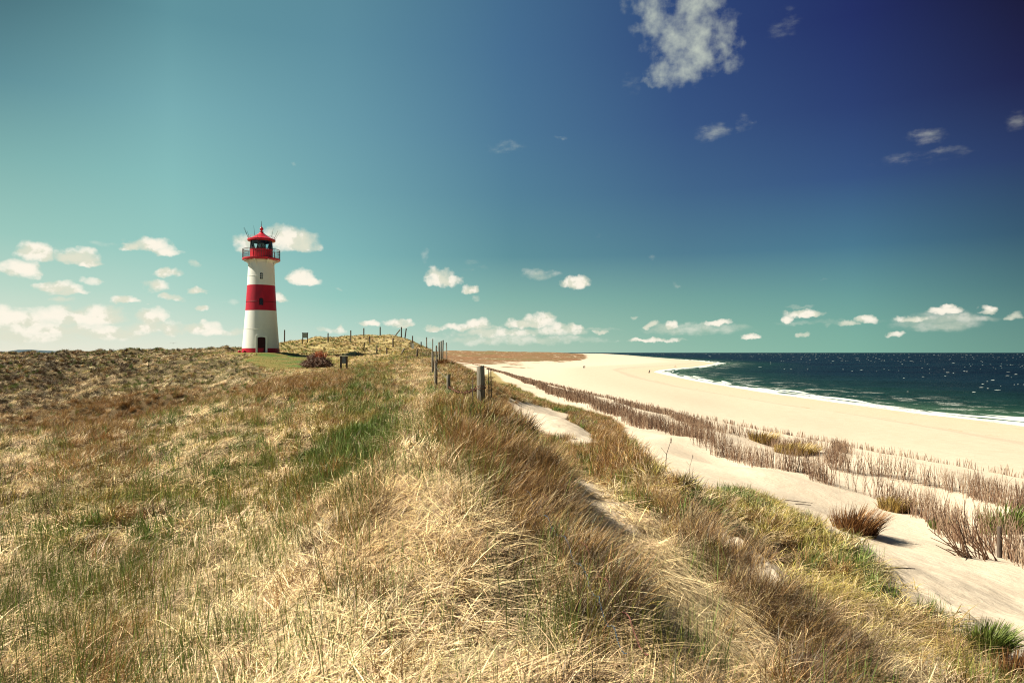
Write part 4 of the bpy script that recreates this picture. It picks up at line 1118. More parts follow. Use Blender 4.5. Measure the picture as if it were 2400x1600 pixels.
m_ = MB(); m_.lathe([(25 * mp, 220.5 * mp), (25 * mp, 240.2 * mp), (25.7 * mp, 240.4 * mp), (25.7 * mp, 241.6 * mp), (24.2 * mp, 241.9 * mp), (18 * mp, 241.9 * mp)], NS)
dm = m_.build('lantern_base', M_redm, lh, smooth=True)
for k in range(12):
    m_ = MB(); a = 2 * math.pi * (k + .5) / 12; m_.tube([(25.15 * mp * math.cos(a), 25.15 * mp * math.sin(a), 220.8 * mp), (25.15 * mp * math.cos(a), 25.15 * mp * math.sin(a), 240 * mp)], .022, 5)
    m_.build('rib', M_redm, dm)
m_ = MB(); m_.lathe([(24.2 * mp, 241.9 * mp), (24.2 * mp, 262 * mp)], NS); m_.build('lantern_glass', M_glass, lh, smooth=True)
for k in range(6):
    m_ = MB(); a0 = 2 * math.pi * k / 6 + .35; a1 = a0 + .26; a2 = a0 - .26; q = 24.5 * mp
    for aa in (a1, a2):
        m_.tube([(q * math.cos(a0 if aa == a1 else a0), q * math.sin(a0), 262 * mp), (q * math.cos(aa), q * math.sin(aa), 241.9 * mp)], .065, 5)
    m_.build('glazing_bar', M_dark, lh)
m_ = MB(); m_.lathe([(23.9 * mp, 258.2 * mp), (23.9 * mp, 261.9 * mp), (22.6 * mp, 261.9 * mp), (22.6 * mp, 258.2 * mp)], NS, closed=True); m_.build('roof_shade_ring', M_dark, lh)  # dark ring added to stand for the shade under the roof
m_ = MB(); m_.lathe([(.01, 241.9 * mp), (9 * mp, 242 * mp), (9 * mp, 244 * mp), (4.4 * mp, 244.5 * mp), (4.4 * mp, 246 * mp), (.01, 246 * mp)], 24); m_.build('lamp_pedestal', M_dark, lh, smooth=True)
m_ = MB(); m_.lathe([(.01, 246 * mp), (4 * mp, 246.5 * mp), (6.2 * mp, 249 * mp), (6.8 * mp, 252 * mp), (6.2 * mp, 255 * mp), (4 * mp, 257.5 * mp), (.01, 258 * mp)], 24); m_.build('lens', M_lens, lh, smooth=True)
# blind panels behind the lens
m_ = MB()
for a0, a1 in ((R(62), R(118)),):
    pts = [(20.5 * mp * math.cos(a), 20.5 * mp * math.sin(a)) for a in np.linspace(a0, a1, 8)]
    b0 = len(m_.v)
    for (px_, py_) in pts: m_.v += [(px_, py_, 241.9 * mp), (px_, py_, 262 * mp), (px_ * .96, py_ * .96, 262 * mp), (px_ * .96, py_ * .96, 241.9 * mp)]
    for i in range(7):
        for k in range(4): m_.f.append((b0 + 4 * i + k, b0 + 4 * i + (k + 1) % 4, b0 + 4 * i + 4 + (k + 1) % 4, b0 + 4 * i + 4 + k))
    m_.f += [(b0, b0 + 3, b0 + 2, b0 + 1), (b0 + 28, b0 + 29, b0 + 30, b0 + 31)]
m_.build('blind_panel', M_dark, lh, smooth=True)
m_ = MB(); m_.lathe([(22 * mp, 261.2 * mp), (30.5 * mp, 261.4 * mp), (31.2 * mp, 262.2 * mp), (31.2 * mp, 265.6 * mp), (30.4 * mp, 266.2 * mp), (27 * mp, 266.8 * mp), (20 * mp, 270.5 * mp), (12 * mp, 275.5 * mp), (6 * mp, 280 * mp), (3.4 * mp, 282.6 * mp), (4.6 * mp, 283 * mp), (4.6 * mp, 283.8 * mp), (2.4 * mp, 284.4 * mp), (2.1 * mp, 287 * mp)], NS)
rf = m_.build('roof', M_redm, lh, smooth=True)
m_ = MB(); m_.lathe([(2.1 * mp, 286.6 * mp)] + [(4.2 * mp * math.sin(t), (290.6 - 4.2 * math.cos(t)) * mp) for t in np.linspace(.5, math.pi - .3, 9)] + [(1.1 * mp, 296 * mp), (.5 * mp, 297.5 * mp)], 24); m_.build('finial', M_redm, rf, smooth=True)
m_ = MB(); m_.tube([(0, 0, 297 * mp), (0, 0, 309 * mp)], [.035, .018], 6); m_.build('lightning_rod', M_dark, rf)
m_ = MB()
hoop(m_, 29, 272, .016); hoop(m_, 28.6, 269.4, .012)
for k in range(10):
    a = 2 * math.pi * k / 10; m_.tube([(29 * mp * math.cos(a), 29 * mp * math.sin(a), 266 * mp), (29 * mp * math.cos(a), 29 * mp * math.sin(a), 272.2 * mp)], .016, 5)
m_.build('roof_rail', M_gal, rf)
for deg, z0, z1, out in ((196, 266, 289, 11), (182, 268, 292, 8), (206, 268, 282, 6), (240, 271, 292, 4.5), (-42, 269, 289, 5), (-14, 268, 288, 8), (2, 266, 285, 10.5)):
    a = R(deg); m_ = MB(); m_.tube([(29.5 * mp * math.cos(a), 29.5 * mp * math.sin(a), z0 * mp), ((29.5 + out) * mp * math.cos(a), (29.5 + out) * mp * math.sin(a), z1 * mp)], [.022, .012], 5); m_.build('antenna', M_dark, lh)
# small red bollards and a step at the foot
for dx, dy in ((-46.5, -6), (-36, -26)):
    a_ = Matrix.Rotation(lh.rotation_euler.z, 3, 'Z') @ Vector((dx * mp, dy * mp, 0)); x_, y_ = LHX + a_.x, LHY + a_.y
    m_ = MB(); m_.lathe([(.16, -.1), (.16, .16), (.12, .24), (.001, .26)], 14); o = m_.build('bollard', M_red, None, smooth=True); o.location = (x_, y_, hgt(x_, y_))
    tag(o, 'stubby red stone left of the lighthouse foot' if dx < -40 else 'smaller red stone against the lighthouse plinth front', 'bollard')

# ------------------------------------------------------------------ posts and wires
def cyl_post(h, r, mat, top_tilt=0.0, seed=0, sides=12):
    rr = random.Random(seed); m_ = MB()
    zs = [-.5, 0, h * .3, h * .6, h - .012, h]
    prof = [r * 1.03, r * 1.02, r, r * .98, r * .97, r * .9]
    b0 = len(m_.v)
    for z, q in zip(zs, prof):
        for k in range(sides):
            a = 2 * math.pi * k / sides; j = 1 + rr.uniform(-.05, .05)
            m_.v.append((q * j * math.cos(a), q * j * math.sin(a), z + (top_tilt * math.cos(a) * r if z > h * .9 else 0)))
    for i in range(len(zs) - 1):
        for k in range(sides): m_.f.append((b0 + i * sides + k, b0 + i * sides + (k + 1) % sides, b0 + (i + 1) * sides + (k + 1) % sides, b0 + (i + 1) * sides + k))
    m_.f.append(tuple(b0 + (len(zs) - 1) * sides + k for k in range(sides)))
    return m_
def top_from_pixel(py, y): return EYE + pix_dir(1200, py)[2] / pix_dir(1200, py)[1] * y
crest = [(1128.5, 857.5, 10.0, .060, 1), (1052, 880, 17.0, .050, 0), (1022, 850, 20.2, .048, 0), (1014.5, 823.6, 30, .050, 0), (1024, 810, 36, .048, 0), (1030, 801.6, 41, .052, 0), (1034, 799, 46, .05, 0), (1037.3, 797, 52, .055, 0), (1047.7, 802.6, 68, .045, 0), (1014, 794, 82, .06, 0), (1000, 790, 92, .075, 0)]
fen = empty('wire_fence', (-.45, 10, hgt(-.45, 10)))
tag(fen, 'weathered post and barbed wire fence running along the dune crest', 'fence')
bpy.context.view_layer.update()
tops = []
FL = Vector(fen.location)
for i, (px_, pyt, d, r_, k) in enumerate(crest):
    x_ = (px_ - 1200) / F * d; zb = hgt(x_, d); zt = top_from_pixel(pyt, d); h_ = max(.5, zt - zb)
    o = cyl_post(h_, r_, M_wood, .25 if i else .1, i).build('post', M_wood, fen, smooth=True); o.location = Vector((x_, d, zb)) - FL
    o.rotation_euler = (random.uniform(-.02, .02), random.uniform(-.03, .03), 0)
    tops.append((Vector((x_, d, zb)), h_, r_))
def wire_pts(a, b, sag, n=24, jit=.0, rnd=random):
    out = []
    for i in range(n + 1):
        t = i / n; p = a.lerp(b, t); p.z -= sag * 4 * t * (1 - t)
        if 0 < i < n: p += Vector((rnd.uniform(-jit, jit), rnd.uniform(-jit, jit), rnd.uniform(-jit, jit)))
        out.append(p)
    return out
def barbed(name, pts, r_, mat, parent=None, barb=.35, origin=None):
    m_ = MB(); org = origin or Vector((0, 0, 0))
    m_.tube([p - org for p in pts], r_, 5)
    acc = 0
    for a, b in zip(pts[:-1], pts[1:]):
        acc += (b - a).length
        if acc > barb:
            acc = 0; q = (a + b) / 2 - org
            for s in range(2):
                v = Vector((random.uniform(-1, 1), random.uniform(-1, 1), random.uniform(-1, 1))).normalized() * r_ * 4
                m_.tube([q - v, q + v], r_ * .8, 4)
    return m_.build(name, mat, parent)
P0, P1, P2, P3 = [tops[i] for i in range(4)]
def at(t, f_): return t[0] + Vector((0, 0, t[1] * f_))
barbed('wire', wire_pts(at(P0, .62), at(P1, .42), .13, 30, .012), .011, M_rust, fen, .12, FL)
barbed('wire', wire_pts(at(P1, .5), at(P2, .5), .04, 16, .004), .004, M_rust, fen, .3, FL)
barbed('wire', wire_pts(at(P1, .8), at(P2, .85), .05, 16, .004), .003, M_gal, fen, .3, FL)
barbed('wire', wire_pts(at(P2, .85), at(P3, .9), .08, 16, .004), .003, M_gal, fen, .5, FL)
barbed('wire', wire_pts(at(P0, .3), at(P1, .15), .1, 20, .01), .004, M_gal, fen, .3, FL)
for i in range(3, len(tops) - 1):
    barbed('wire', wire_pts(at(tops[i], .9), at(tops[i + 1], .9), .06, 8), .005, M_gal, fen, 9, FL)
    barbed('wire', wire_pts(at(tops[i], .5), at(tops[i + 1], .5), .06, 8), .005, M_gal, fen, 9, FL)
for f_ in (.62, .30, .57):
    m_ = MB(); q = at(P0, f_) - FL; n = 14
    m_.tube([(q.x + .064 * math.cos(6.283 * k / n), q.y + .064 * math.sin(6.283 * k / n), q.z + .01 * math.sin(k * 2)) for k in range(n + 1)], .005, 5, cap=False)
    m_.build('wire_wrap', M_rust, fen)
for dx in (-.12, .10, .13):
    m_ = MB(); m_.tube([(dx, 0, -.3), (dx * 1.1, .02, .35), (dx * 1.05, .02, .72 if dx > 0 else .6)], [.012, .010, .006], 5); o = m_.build('stake', M_woodd, fen); o.location = Vector((P0[0].x, P0[0].y, P0[0].z)) - FL
# two runs of old cord creeping through the grass towards the viewer
def ground_run(pts_px, lift, mat, name, label, cat, r_, barb):
    ps = []
    for (a, b) in pts_px:
        h_ = hit(a, b)
        if h_: ps.append(h_ + Vector((0, 0, lift)))
    out = []
    for i in range(len(ps) - 1):
        for k in range(10):
            t = k / 10; p = ps[i].lerp(ps[i + 1], t); p += Vector((random.uniform(-.006, .006), random.uniform(-.006, .006), .03 * math.sin(k * .63) + random.uniform(-.004, .004))); out.append(p)
    out.append(ps[-1])
    o = barbed(name, out, r_, mat, None, barb); tag(o, label, cat)
ground_run([(1205, 1165), (1245, 1230), (1290, 1280), (1330, 1350), (1370, 1430), (1400, 1500), (1440, 1567)], .15, M_blue, 'barbed_wire', 'frayed blue barbed wire sagging over straw from the fence', 'wire', .0026, .11)
ground_run([(1240, 1170), (1290, 1225), (1335, 1290), (1385, 1380), (1430, 1460), (1490, 1567)], .14, M_pink, 'cord', 'faded pink cord lying right of the blue wire in the grass', 'cord', .0030, 9)

# stray posts on the hill
stray = [(666.8, 775, 798, 'dark slim post on the skyline right of the lighthouse', 0, .10),
 (768.8, 782, 802, 'post on the skyline right of the upper notice board', 0, .09), (822, 776, 801, 'tall thin post breaking the hill skyline left of the summit', 0, .08),
 (852.6, 770, 781, 'short grey post on the hill shoulder left of the summit', 0, .08), (891, 767.5, 780, 'post standing on the very summit of the hill', 0, .09),
 (926, 770, 780, 'thin stick leaning right just past the summit', 8, .07), (940.8, 768, 781, 'straight post on the skyline right of the leaning stick', 0, .08), (949, 771, 786, 'post on the skyline where the hill begins to drop', 2, .08),
 (867, 790, 806, 'dark post on the slope below the summit left side', -1, .09), (853, 806, 817, 'short dark stump lowest left on the hill slope', 1, .09),
 (882.6, 810, 827, 'dark post at the foot of the hill below the summit', 1, .09), (906.4, 817, 830, 'short dark post right of the foot post', 0, .08), (921, 795, 813, 'thick dark post midway up the slope', 0, .10),
 (940, 818, 831, 'pale post leaning steeply to the right on the slope', 7, .09), (963, 800.7, 815, 'dark post left of the small white marker', 0, .08), (966.8, 789, 816, 'tall post directly behind the small white marker', 0, .08),
 (977, 825, 839, 'lone dark stump between slope and crest fence', 1, .07), (987, 807.7, 812, 'tiny stump almost buried under the red grass', 0, .07)]
for i, (px_, pt, pb, lab, lean, r_) in enumerate(stray):
    p = hitn(px_, pb)
    zt = top_from_pixel(pt, p.y); h_ = max(.35, zt - p.z); r2 = max(r_, p.y * .0009); h_ = max(h_ * 1.08, .75)
    o = cyl_post(h_, r2, M_woodd, .1, 50 + i, 8).build('wooden_post', M_wood if lean > 5 else M_woodd, None, smooth=True)
    o.location = p; o.rotation_euler = (0, math.atan2(lean, (pb - pt)), 0)
    tag(o, lab, 'post', 'old wooden posts on the hill')
m, nt, b = newmat('marker_white'); setb(b, (.7, .7, .65), .6, .2)
p = hitn(967.7, 817)
m_ = MB(); m_.box((0, 0, .2), (.15, .12, .42)); m_.box((0, 0, .64), (.17, .14, .03))
o = m_.build('marker_stone', m, None, bevel=.02); o.location = p; tag(o, 'small white marker block among the slope posts', 'marker')

# notice boards
m, nt, b = newmat('board_panel'); setb(b, (.10, .11, .13), .3, .5)
tcb = N(nt, 'ShaderNodeTexCoord'); vb = N(nt, 'ShaderNodeTexVoronoi', feature='F1'); L(nt, tcb.outputs['Object'], vb.inputs[0]); vb.inputs['Scale'].default_value = 4
L(nt, mixc(nt, maprange(nt, noise(nt, tcb.outputs['Object'], 5, 3), .4, .65), (.06, .07, .09), (.16, .16, .16)), b.inputs['Base Color'])
M_panel = m
m, nt, b = newmat('board_top'); setb(b, (.75, .72, .6), .6, .3); M_btop = m
m, nt, b = newmat('board_panel_grey'); setb(b, (.22, .26, .25), .4, .4); M_panelg = m
def board(px_, pt, pb, wpx, label, panel, ph):
    p = hitn(px_, pb)
    s = p.y / F; p = p + Vector((0, 0, .12)); h_ = (pb - pt) * s + .15; w2 = wpx * s / 2
    e = empty('notice_board', p, -math.atan2(p.x, p.y) * 0); tag(e, label, 'notice board')
    for sx in (-1, 1):
        m_ = MB(); m_.box((sx * (w2 - .06), 0, h_ / 2 - .2), (.06, .06, h_ / 2 + .2)); m_.build('leg', M_woodd, e, bevel=.008)
    m_ = MB(); m_.box((0, -.01, h_ * (1 - ph / 2)), (w2 - .125, .025, h_ * ph / 2 - .02)); m_.build('panel', panel, e, bevel=.005)
    m_ = MB(); m_.box((0, 0, h_ + .03), (w2 + .05, .12, .028)); m_.build('cap', M_btop if panel is M_panel else M_woodd, e, bevel=.006)
board(805.8, 844, 868, 17.5, 'dark notice board with pale cap in the grass hollow', M_panel, .6)
board(715, 784, 806, 13, 'grey notice board on two legs on the skyline beside the lighthouse', M_panelg, .5)

# ------------------------------------------------------------------ shrub
def shrub():
    p = hit(728, 846)
    e = empty('shrub', p); tag(e, 'low purple brown shrub with orange red tips below the lighthouse', 'shrub')
    r = random.Random(5); s = p.y / F
    W, H = 37 * s, 36 * s
    br = MB(); V = []; Fs = []; bv = []; V2 = []; F2 = []; b2 = []
    for i in range(330):
        a = r.uniform(0, 6.283); rr = math.sqrt(r.random()); x0, y0 = rr * W * .75 * math.cos(a), rr * W * .55 * math.sin(a)
        prof = (1 - rr ** 2.2 * .75) * H * r.uniform(.6, 1.05) * (1 + .25 * math.exp(-((x0 - .25 * W) / (.35 * W)) ** 2))
        dx, dy = x0 * .35 + r.gauss(0, .12), y0 * .35 + r.gauss(0, .12)
        pts = [(x0 * .8, y0 * .8, -.05), (x0 + dx * .3, y0 + dy * .3, prof * .5), (x0 + dx, y0 + dy, prof)]
        br.tube(pts, [.018, .013, .007], 4, cap=False)
        for k in range(26):
            t = r.uniform(.3, 1.0); q = Vector(pts[1]).lerp(Vector(pts[2]), t * 1.2 - .2) + Vector((r.gauss(0, .06), r.gauss(0, .06), r.gauss(0, .05)))
            d = Vector((r.uniform(-1, 1), r.uniform(-1, 1), r.uniform(-.1, 1.1))).normalized() * r.uniform(.05, .12); sd_ = d.orthogonal().normalized() * .016
            red = (q.z > H * .72 and -.1 * W < q.x < .75 * W)
            VV, FF, BB = (V2, F2, b2) if red else (V, Fs, bv)
            b0 = len(VV); VV += [tuple(q - sd_), tuple(q + sd_), tuple(q + d + sd_ * .2), tuple(q + d - sd_ * .2)]; FF.append((b0, b0 + 1, b0 + 2, b0 + 3)); c = r.random(); BB += [c] * 4
    br.build('branches', M_shrubw, e)
    o = mesh_np('leaves', V, Fs, [grassmat('shrub_leaves', (.24, .13, .10))], parent=e); fattr(o, 'bv', bv)
    o = mesh_np('tips', V2, F2, [grassmat('shrub_tips', (.55, .13, .06))], parent=e); fattr(o, 'bv', b2)
M_shrubw = worn('shrub_twig', (.16, .09, .08), (.08, .05, .05), 9, .8, .1)
shrub()

# ------------------------------------------------------------------ brushwood fences
M_brush = worn('brushwood', (.20, .105, .085), (.11, .065, .055), 5, .85, .1, (1, 1, .3), .3, (.35, .65))
m, nt, b = newmat('brushwood_sticks'); M_brush = m; setb(b, None, .85, .1)
k = N(nt, 'ShaderNodeValToRGB'); L(nt, attr(nt, 'bv'), k.inputs[0])
k.color_ramp.elements[0].color = (.08, .05, .038, 1); k.color_ramp.elements[1].color = (.42, .31, .215, 1)
e_ = k.color_ramp.elements.new(.5); e_.color = (.215, .125, .08, 1)
L(nt, k.outputs[0], b.inputs['Base Color'])
def brush(name, path, dens, h0, h1, label, cat='brushwood fence', seed=0, wmul=1.0, lean=.17, gaps=(), fork=.85, thick=.25, hvar=.12, scatter=.0):
    r = np.random.default_rng(seed); path = np.array(path, float)
    seg = np.hypot(*(path[1:] - path[:-1]).T); cum = np.concatenate([[0], seg.cumsum()]); tot_ = cum[-1]
    V = []; Fs = []; bv = []
    s = 0; items = []
    while s < tot_:
        i = min(np.searchsorted(cum, s, 'right') - 1, len(seg) - 1); t = (s - cum[i]) / seg[i]; q = path[i] + (path[i + 1] - path[i]) * t
        dist = math.hypot(*q); dd = dens(dist) if callable(dens) else dens
        if not any(a <= s / tot_ <= b_ for a, b_ in gaps):
            cl = perlin(np.array([s / 1.3 + seed * 9]), np.array([.3]))[0]
            items.append((q[0], q[1], dist, cl))
        s += 1 / dd * r.uniform(.4, 1.6)
    items = np.array(items)
    X_ = items[:, 0] + r.normal(0, thick, len(items)) ; Y_ = items[:, 1] + r.normal(0, thick, len(items))
    Zb = height(X_, Y_)
    keep_ = np.minimum(perlin(items[:, 0] / .8 + seed * 5, items[:, 1] / .8) + .75, 1) > r.random(len(items)) * .95
    items = items[keep_]; X_ = X_[keep_]; Y_ = Y_[keep_]; Zb = Zb[keep_]
    bend = perlin(items[:, 0] / 2.2 + seed, items[:, 1] / 2.2)
    for x_, y_, zb, dist, cl, bn in zip(X_, Y_, Zb, items[:, 2], items[:, 3], bend):
        h_ = r.uniform(h0, h1) * (1 + hvar * cl * 2) * (1 - .45 * (r.random() < .2)); w_ = max(.0095, dist * .00036) * wmul * r.uniform(.7, 1.4); c = r.random()
        lx, ly = r.normal(bn * lean * 1.6, lean), r.normal(0, lean)
        def stick(p0, p1, w0, w1):
            b0 = len(V)
            for p, ww in ((p0, w0), ((p0 + p1) / 2 + r.normal(0, .012, 3) * h_, (w0 + w1) / 2), (p1, w1)):
                for kk in range(3):
                    an = 2.094 * kk + .5; V.append((p[0] + ww * math.cos(an), p[1] + ww * math.sin(an), p[2])); bv.append(c)
            for lv in range(2):
                for kk in range(3):
                    a_ = b0 + lv * 3; Fs.append((a_ + kk, a_ + (kk + 1) % 3, a_ + 3 + (kk + 1) % 3, a_ + 3 + kk))
        p0 = np.array([x_, y_, zb - .12]); p1 = np.array([x_ + lx * h_, y_ + ly * h_, zb + h_])
        stick(p0, p1, w_, w_ * .35)
        if r.random() < fork:
            t = r.uniform(.35, .75); q = p0 + (p1 - p0) * t; e1 = q + np.array([r.normal(0, .12), r.normal(0, .12), r.uniform(.25, .5)]) * h_
            stick(q, e1, w_ * .6, w_ * .25)
    o = mesh_np(name, V, Fs, [M_brush]); fattr(o, 'bv', bv); tag(o, label, cat); return o
def path_px(pts):
    out = []
    for a, b in pts:
        h_ = hit(a, b)
        if h_: out.append((h_.x, h_.y))
    return out
dn = lambda d: float(np.interp(d, [8, 20, 40, 80, 150], [80, 70, 56, 38, 20])) * (1 if not QUICK else .5)
rowA = path_px([(2420, 1330), (2340, 1292), (2260, 1262), (2150, 1205), (2080, 1175), (2000, 1140), (1950, 1122)])
brush('brushwood_fence', rowA, dn, .5, .88, 'nearest open brushwood fence of reddish sticks at the right edge', seed=1, gaps=((.93, .955),), thick=.10)
rowA2 = path_px([(1905, 1115), (1850, 1085), (1800, 1080), (1740, 1070), (1680, 1052), (1640, 1042)])
brush('brushwood_fence', rowA2, lambda d: dn(d) * 1.5, .5, .85, 'dense brushwood fence section left of the gap ending in splayed sticks', seed=2, thick=.16)
rowA3 = path_px([(1640, 1030), (1560, 1000), (1500, 985), (1440, 958), (1380, 938), (1310, 915), (1250, 893), (1200, 873), (1160, 858), (1120, 848)])
brush('brushwood_fence', rowA3, lambda d: dn(d) * 1.7, .45, .78, 'long dense brushwood fence running away towards the far beach', seed=3, thick=.35)
rowB = path_px([(2440, 1205), (2352, 1180), (2260, 1150), (2225, 1138)])
brush('brushwood_fence', rowB, dn, .5, .75, 'second row of brushwood at the right edge behind the nearest', seed=4, thick=.12)
rowB2 = path_px([(2215, 1132), (2100, 1108), (2020, 1092), (1960, 1088), (1905, 1075)])
brush('brushwood_fence', rowB2, lambda d: dn(d) * 1.3, .5, .75, 'brushwood fence behind the gap ending in a leaning clump', seed=5, thick=.15)
rowB3 = path_px([(1930, 1040), (1860, 1035), (1780, 1025), (1700, 1000), (1620, 985), (1560, 960), (1500, 945), (1420, 925)])
brush('brushwood_fence', rowB3, lambda d: dn(d) * 1.0, .4, .65, 'brushwood row between sand mounds in the middle of the ledge', seed=6, thick=.5)
cross = path_px([(1900, 1075), (1925, 1050), (1935, 1035)]); brush('brushwood_fence', cross, lambda d: 26, .5, .7, 'short cross row of brushwood joining the two long rows', seed=7, thick=.2)
mid = path_px([(2060, 1118), (1990, 1095), (1920, 1070), (1840, 1050), (1760, 1035)])
rowC = path_px([(2420, 1110), (2300, 1088), (2150, 1062), (2000, 1035), (1880, 1012), (1760, 990), (1640, 965), (1560, 950), (1420, 920), (1300, 893), (1200, 868), (1120, 845), (1085, 836)])
brush('brushwood_fence', rowC, lambda d: float(np.interp(d, [30, 60, 120, 300], [16, 15, 12, 6])), .28, .55, 'outermost low row of buried brushwood along the beach', seed=8, wmul=1.15, thick=.06, lean=.15, fork=.1, hvar=.3)
# splayed bundle and the thick post at the right edge
pb = hit(2255, 1283)
r = np.random.default_rng(11); V = []; Fs = []; bv = []
mbb = MB()
for i in range(34):
    an = R(r.uniform(97, 168)); L_ = r.uniform(.45, .85); x0 = r.uniform(-.35, .25); y0 = r.normal(0, .10)
    d = np.array([math.cos(an), r.normal(0, .18), math.sin(an) * 1.0]) * L_
    w_ = r.uniform(.009, .014); m0 = len(mbb.v)
    mbb.tube([(x0, y0, -.05), (x0 + d[0] * .5, y0 + d[1] * .5, d[2] * .48), (x0 + d[0], y0 + d[1], d[2])], [w_, w_ * .8, w_ * .4], 5)
    bv += [r.uniform(0, .6)] * (len(mbb.v) - m0)
o = mbb.build('brushwood_bundle', M_brush); 
if len(o.data.vertices) == len(bv): fattr(o, 'bv', bv)
o.location = pb; tag(o, 'fan of dark sticks splayed left over the sand at right edge', 'brushwood')
pp = hit(2296, 1280)
o = cyl_post(.55, .04, M_woodd, .1, 77).build('wooden_post', M_woodd, None, smooth=True); o.location = pp
tag(o, 'thick dark post standing among the nearest brushwood sticks', 'post')
# bits of driftwood lying on the sand
for i, (a, b_, ln_, an, lab) in enumerate([(1815, 1152, .9, -.35, 'thin driftwood stick lying on the sand below the brushwood gap'), (1835, 1160, .5, -.1, 'short twig lying just under the longer driftwood stick'), (2055, 1310, .5, .2, 'dry stalk lying on sand right of the dark tussock'), (1070, 975, .5, .1, 'dark piece of wood lying in the green grass')]):
    p = hit(a, b_)
    m_ = MB(); m_.tube([(-ln_ / 2, 0, .01), (0, .03, .025), (ln_ / 2, -.02, .012)], [.012, .011, .006], 6)
    o = m_.build('driftwood', M_woodd, None, smooth=True); o.location = p; o.rotation_euler = (0, 0, an); tag(o, lab, 'driftwood')
# dry flower stalks growing through the sand edge
def stalk(px_, py_, h_, lab, seed):
    p = hit(px_, py_); r = random.Random(seed); e = empty('dry_plant', p); tag(e, lab, 'dry plant')
    m_ = MB(); tip = Vector((.08, 0, h_)); m_.tube([(0, 0, -.03), (.02, .01, h_ * .5), tip], [.006, .005, .003], 5)
    m_.tube([(.02, .01, h_ * .5), (-.06, 0, h_ * .75)], .003, 4); m_.build('stem', M_woodd, e)
    m_ = MB()
    m_.tube([tip + Vector((0, 0, z_)) for z_ in (-.04, -.02, -.005, .01, .025, .045)], [.003, .008, .006, .010, .006, .002], 7)
    m_.build('seed_head', M_woodd, e)
stalk(1583, 1092, .42, 'dry stalk with seed head right of the sand path edge', 1); stalk(1528, 1075, .38, 'taller thin dry stalk left of the seed head stalk', 2)

# ------------------------------------------------------------------ people on the beach
def clothes(name, top, leg):
    m, nt, b = newmat(name); tc = N(nt, 'ShaderNodeTexCoord'); sp = N(nt, 'ShaderNodeSeparateXYZ'); L(nt, tc.outputs['Object'], sp.inputs[0])
    c1 = mixc(nt, math_(nt, 'GREATER_THAN', sp.outputs[2], .92), leg, top); c2 = mixc(nt, math_(nt, 'GREATER_THAN', sp.outputs[2], 1.50), c1, (.45, .28, .2)); c3 = mixc(nt, math_(nt, 'GREATER_THAN', sp.outputs[2], 1.66), c2, (.03, .02, .015))
    c4 = mixc(nt, math_(nt, 'GREATER_THAN', .09, sp.outputs[2]), c3, (.02, .02, .02)); L(nt, c4, b.inputs['Base Color']); setb(b, None, .85, .1); return m
def person(px_, py_, h_, mat, label, pose='walk', rz=0.0, name='person'):
    p = hit(px_, py_, disp=False)
    J = {'pel': (0, 0, .95, .15), 'wst': (0, .0, 1.12, .13), 'chs': (0, -.01, 1.34, .16), 'nck': (0, 0, 1.50, .055), 'hd': (0, -.02, 1.60, .085), 'top': (0, -.01, 1.70, .075)}
    st = .22 if pose == 'walk' else .08
    for s, n_ in ((-1, 'l'), (1, 'r')):
        J['hip' + n_] = (.10 * s, 0, .90, .10); J['kn' + n_] = (.10 * s, -.5 * st * s - .04, .50, .065); J['an' + n_] = (.10 * s, st * s, .09, .04); J['to' + n_] = (.11 * s, st * s - .17, .03, .032)
        J['sh' + n_] = (.19 * s, 0, 1.43, .065)
        if pose == 'arm' and s > 0: J['el' + n_] = (.42, -.05, 1.34, .05); J['wr' + n_] = (.66, -.12, 1.26, .035); J['ha' + n_] = (.74, -.14, 1.24, .03)
        else: J['el' + n_] = (.25 * s, .05 * s, 1.16, .048); J['wr' + n_] = (.25 * s, -.10 * s - .05, .93, .032); J['ha' + n_] = (.25 * s, -.12 * s - .05, .85, .03)
    Ed = [('pel', 'wst'), ('wst', 'chs'), ('chs', 'nck'), ('nck', 'hd'), ('hd', 'top')]
    for n_ in 'lr': Ed += [('pel', 'hip' + n_), ('hip' + n_, 'kn' + n_), ('kn' + n_, 'an' + n_), ('an' + n_, 'to' + n_), ('chs', 'sh' + n_), ('sh' + n_, 'el' + n_), ('el' + n_, 'wr' + n_), ('wr' + n_, 'ha' + n_)]
    ks_ = list(J); me = bpy.data.meshes.new(name); k = h_ / 1.76
    me.from_pydata([J[q][:3] for q in ks_], [(ks_.index(a), ks_.index(b)) for a, b in Ed], []); me.materials.append(mat)
    o = bpy.data.objects.new(name, me); COL.objects.link(o); o.location = p; o.rotation_euler = (0, 0, rz); o.scale = (k, k, k)
    md = o.modifiers.new('skin', 'SKIN')
    me.update()
    if not me.skin_vertices:
        bm = bmesh.new(); bm.from_mesh(me); bm.verts.layers.skin.verify(); bm.to_mesh(me); bm.free()
    for i, q in enumerate(ks_): me.skin_vertices[0].data[i].radius = (J[q][3] * 1.25, J[q][3] * 1.1); me.skin_vertices[0].data[i].use_root = (q == 'pel')
    o.modifiers.new('sub', 'SUBSURF').levels = 1; o.modifiers['sub'].render_levels = 1
    tag(o, label, 'person'); return o
c1 = clothes('dark_clothes', (.02, .02, .025), (.03, .03, .04)); c2 = clothes('grey_clothes', (.12, .10, .09), (.08, .07, .07))
person(1367.6, 863.5, 1.95, c1, 'left of two dark clad walkers far out on the open beach', rz=.3)
person(1370.6, 863.2, 2.05, c1, 'right and taller of two dark clad walkers on the open beach', rz=.2)
person(1522.5, 874, 2.0, c1, 'dark clad person with one arm out standing near the inlet', pose='arm', rz=.1)
person(1584, 861.2, 1.95, c2, 'grey brown clad person walking near the spit with a dog', rz=1.2)
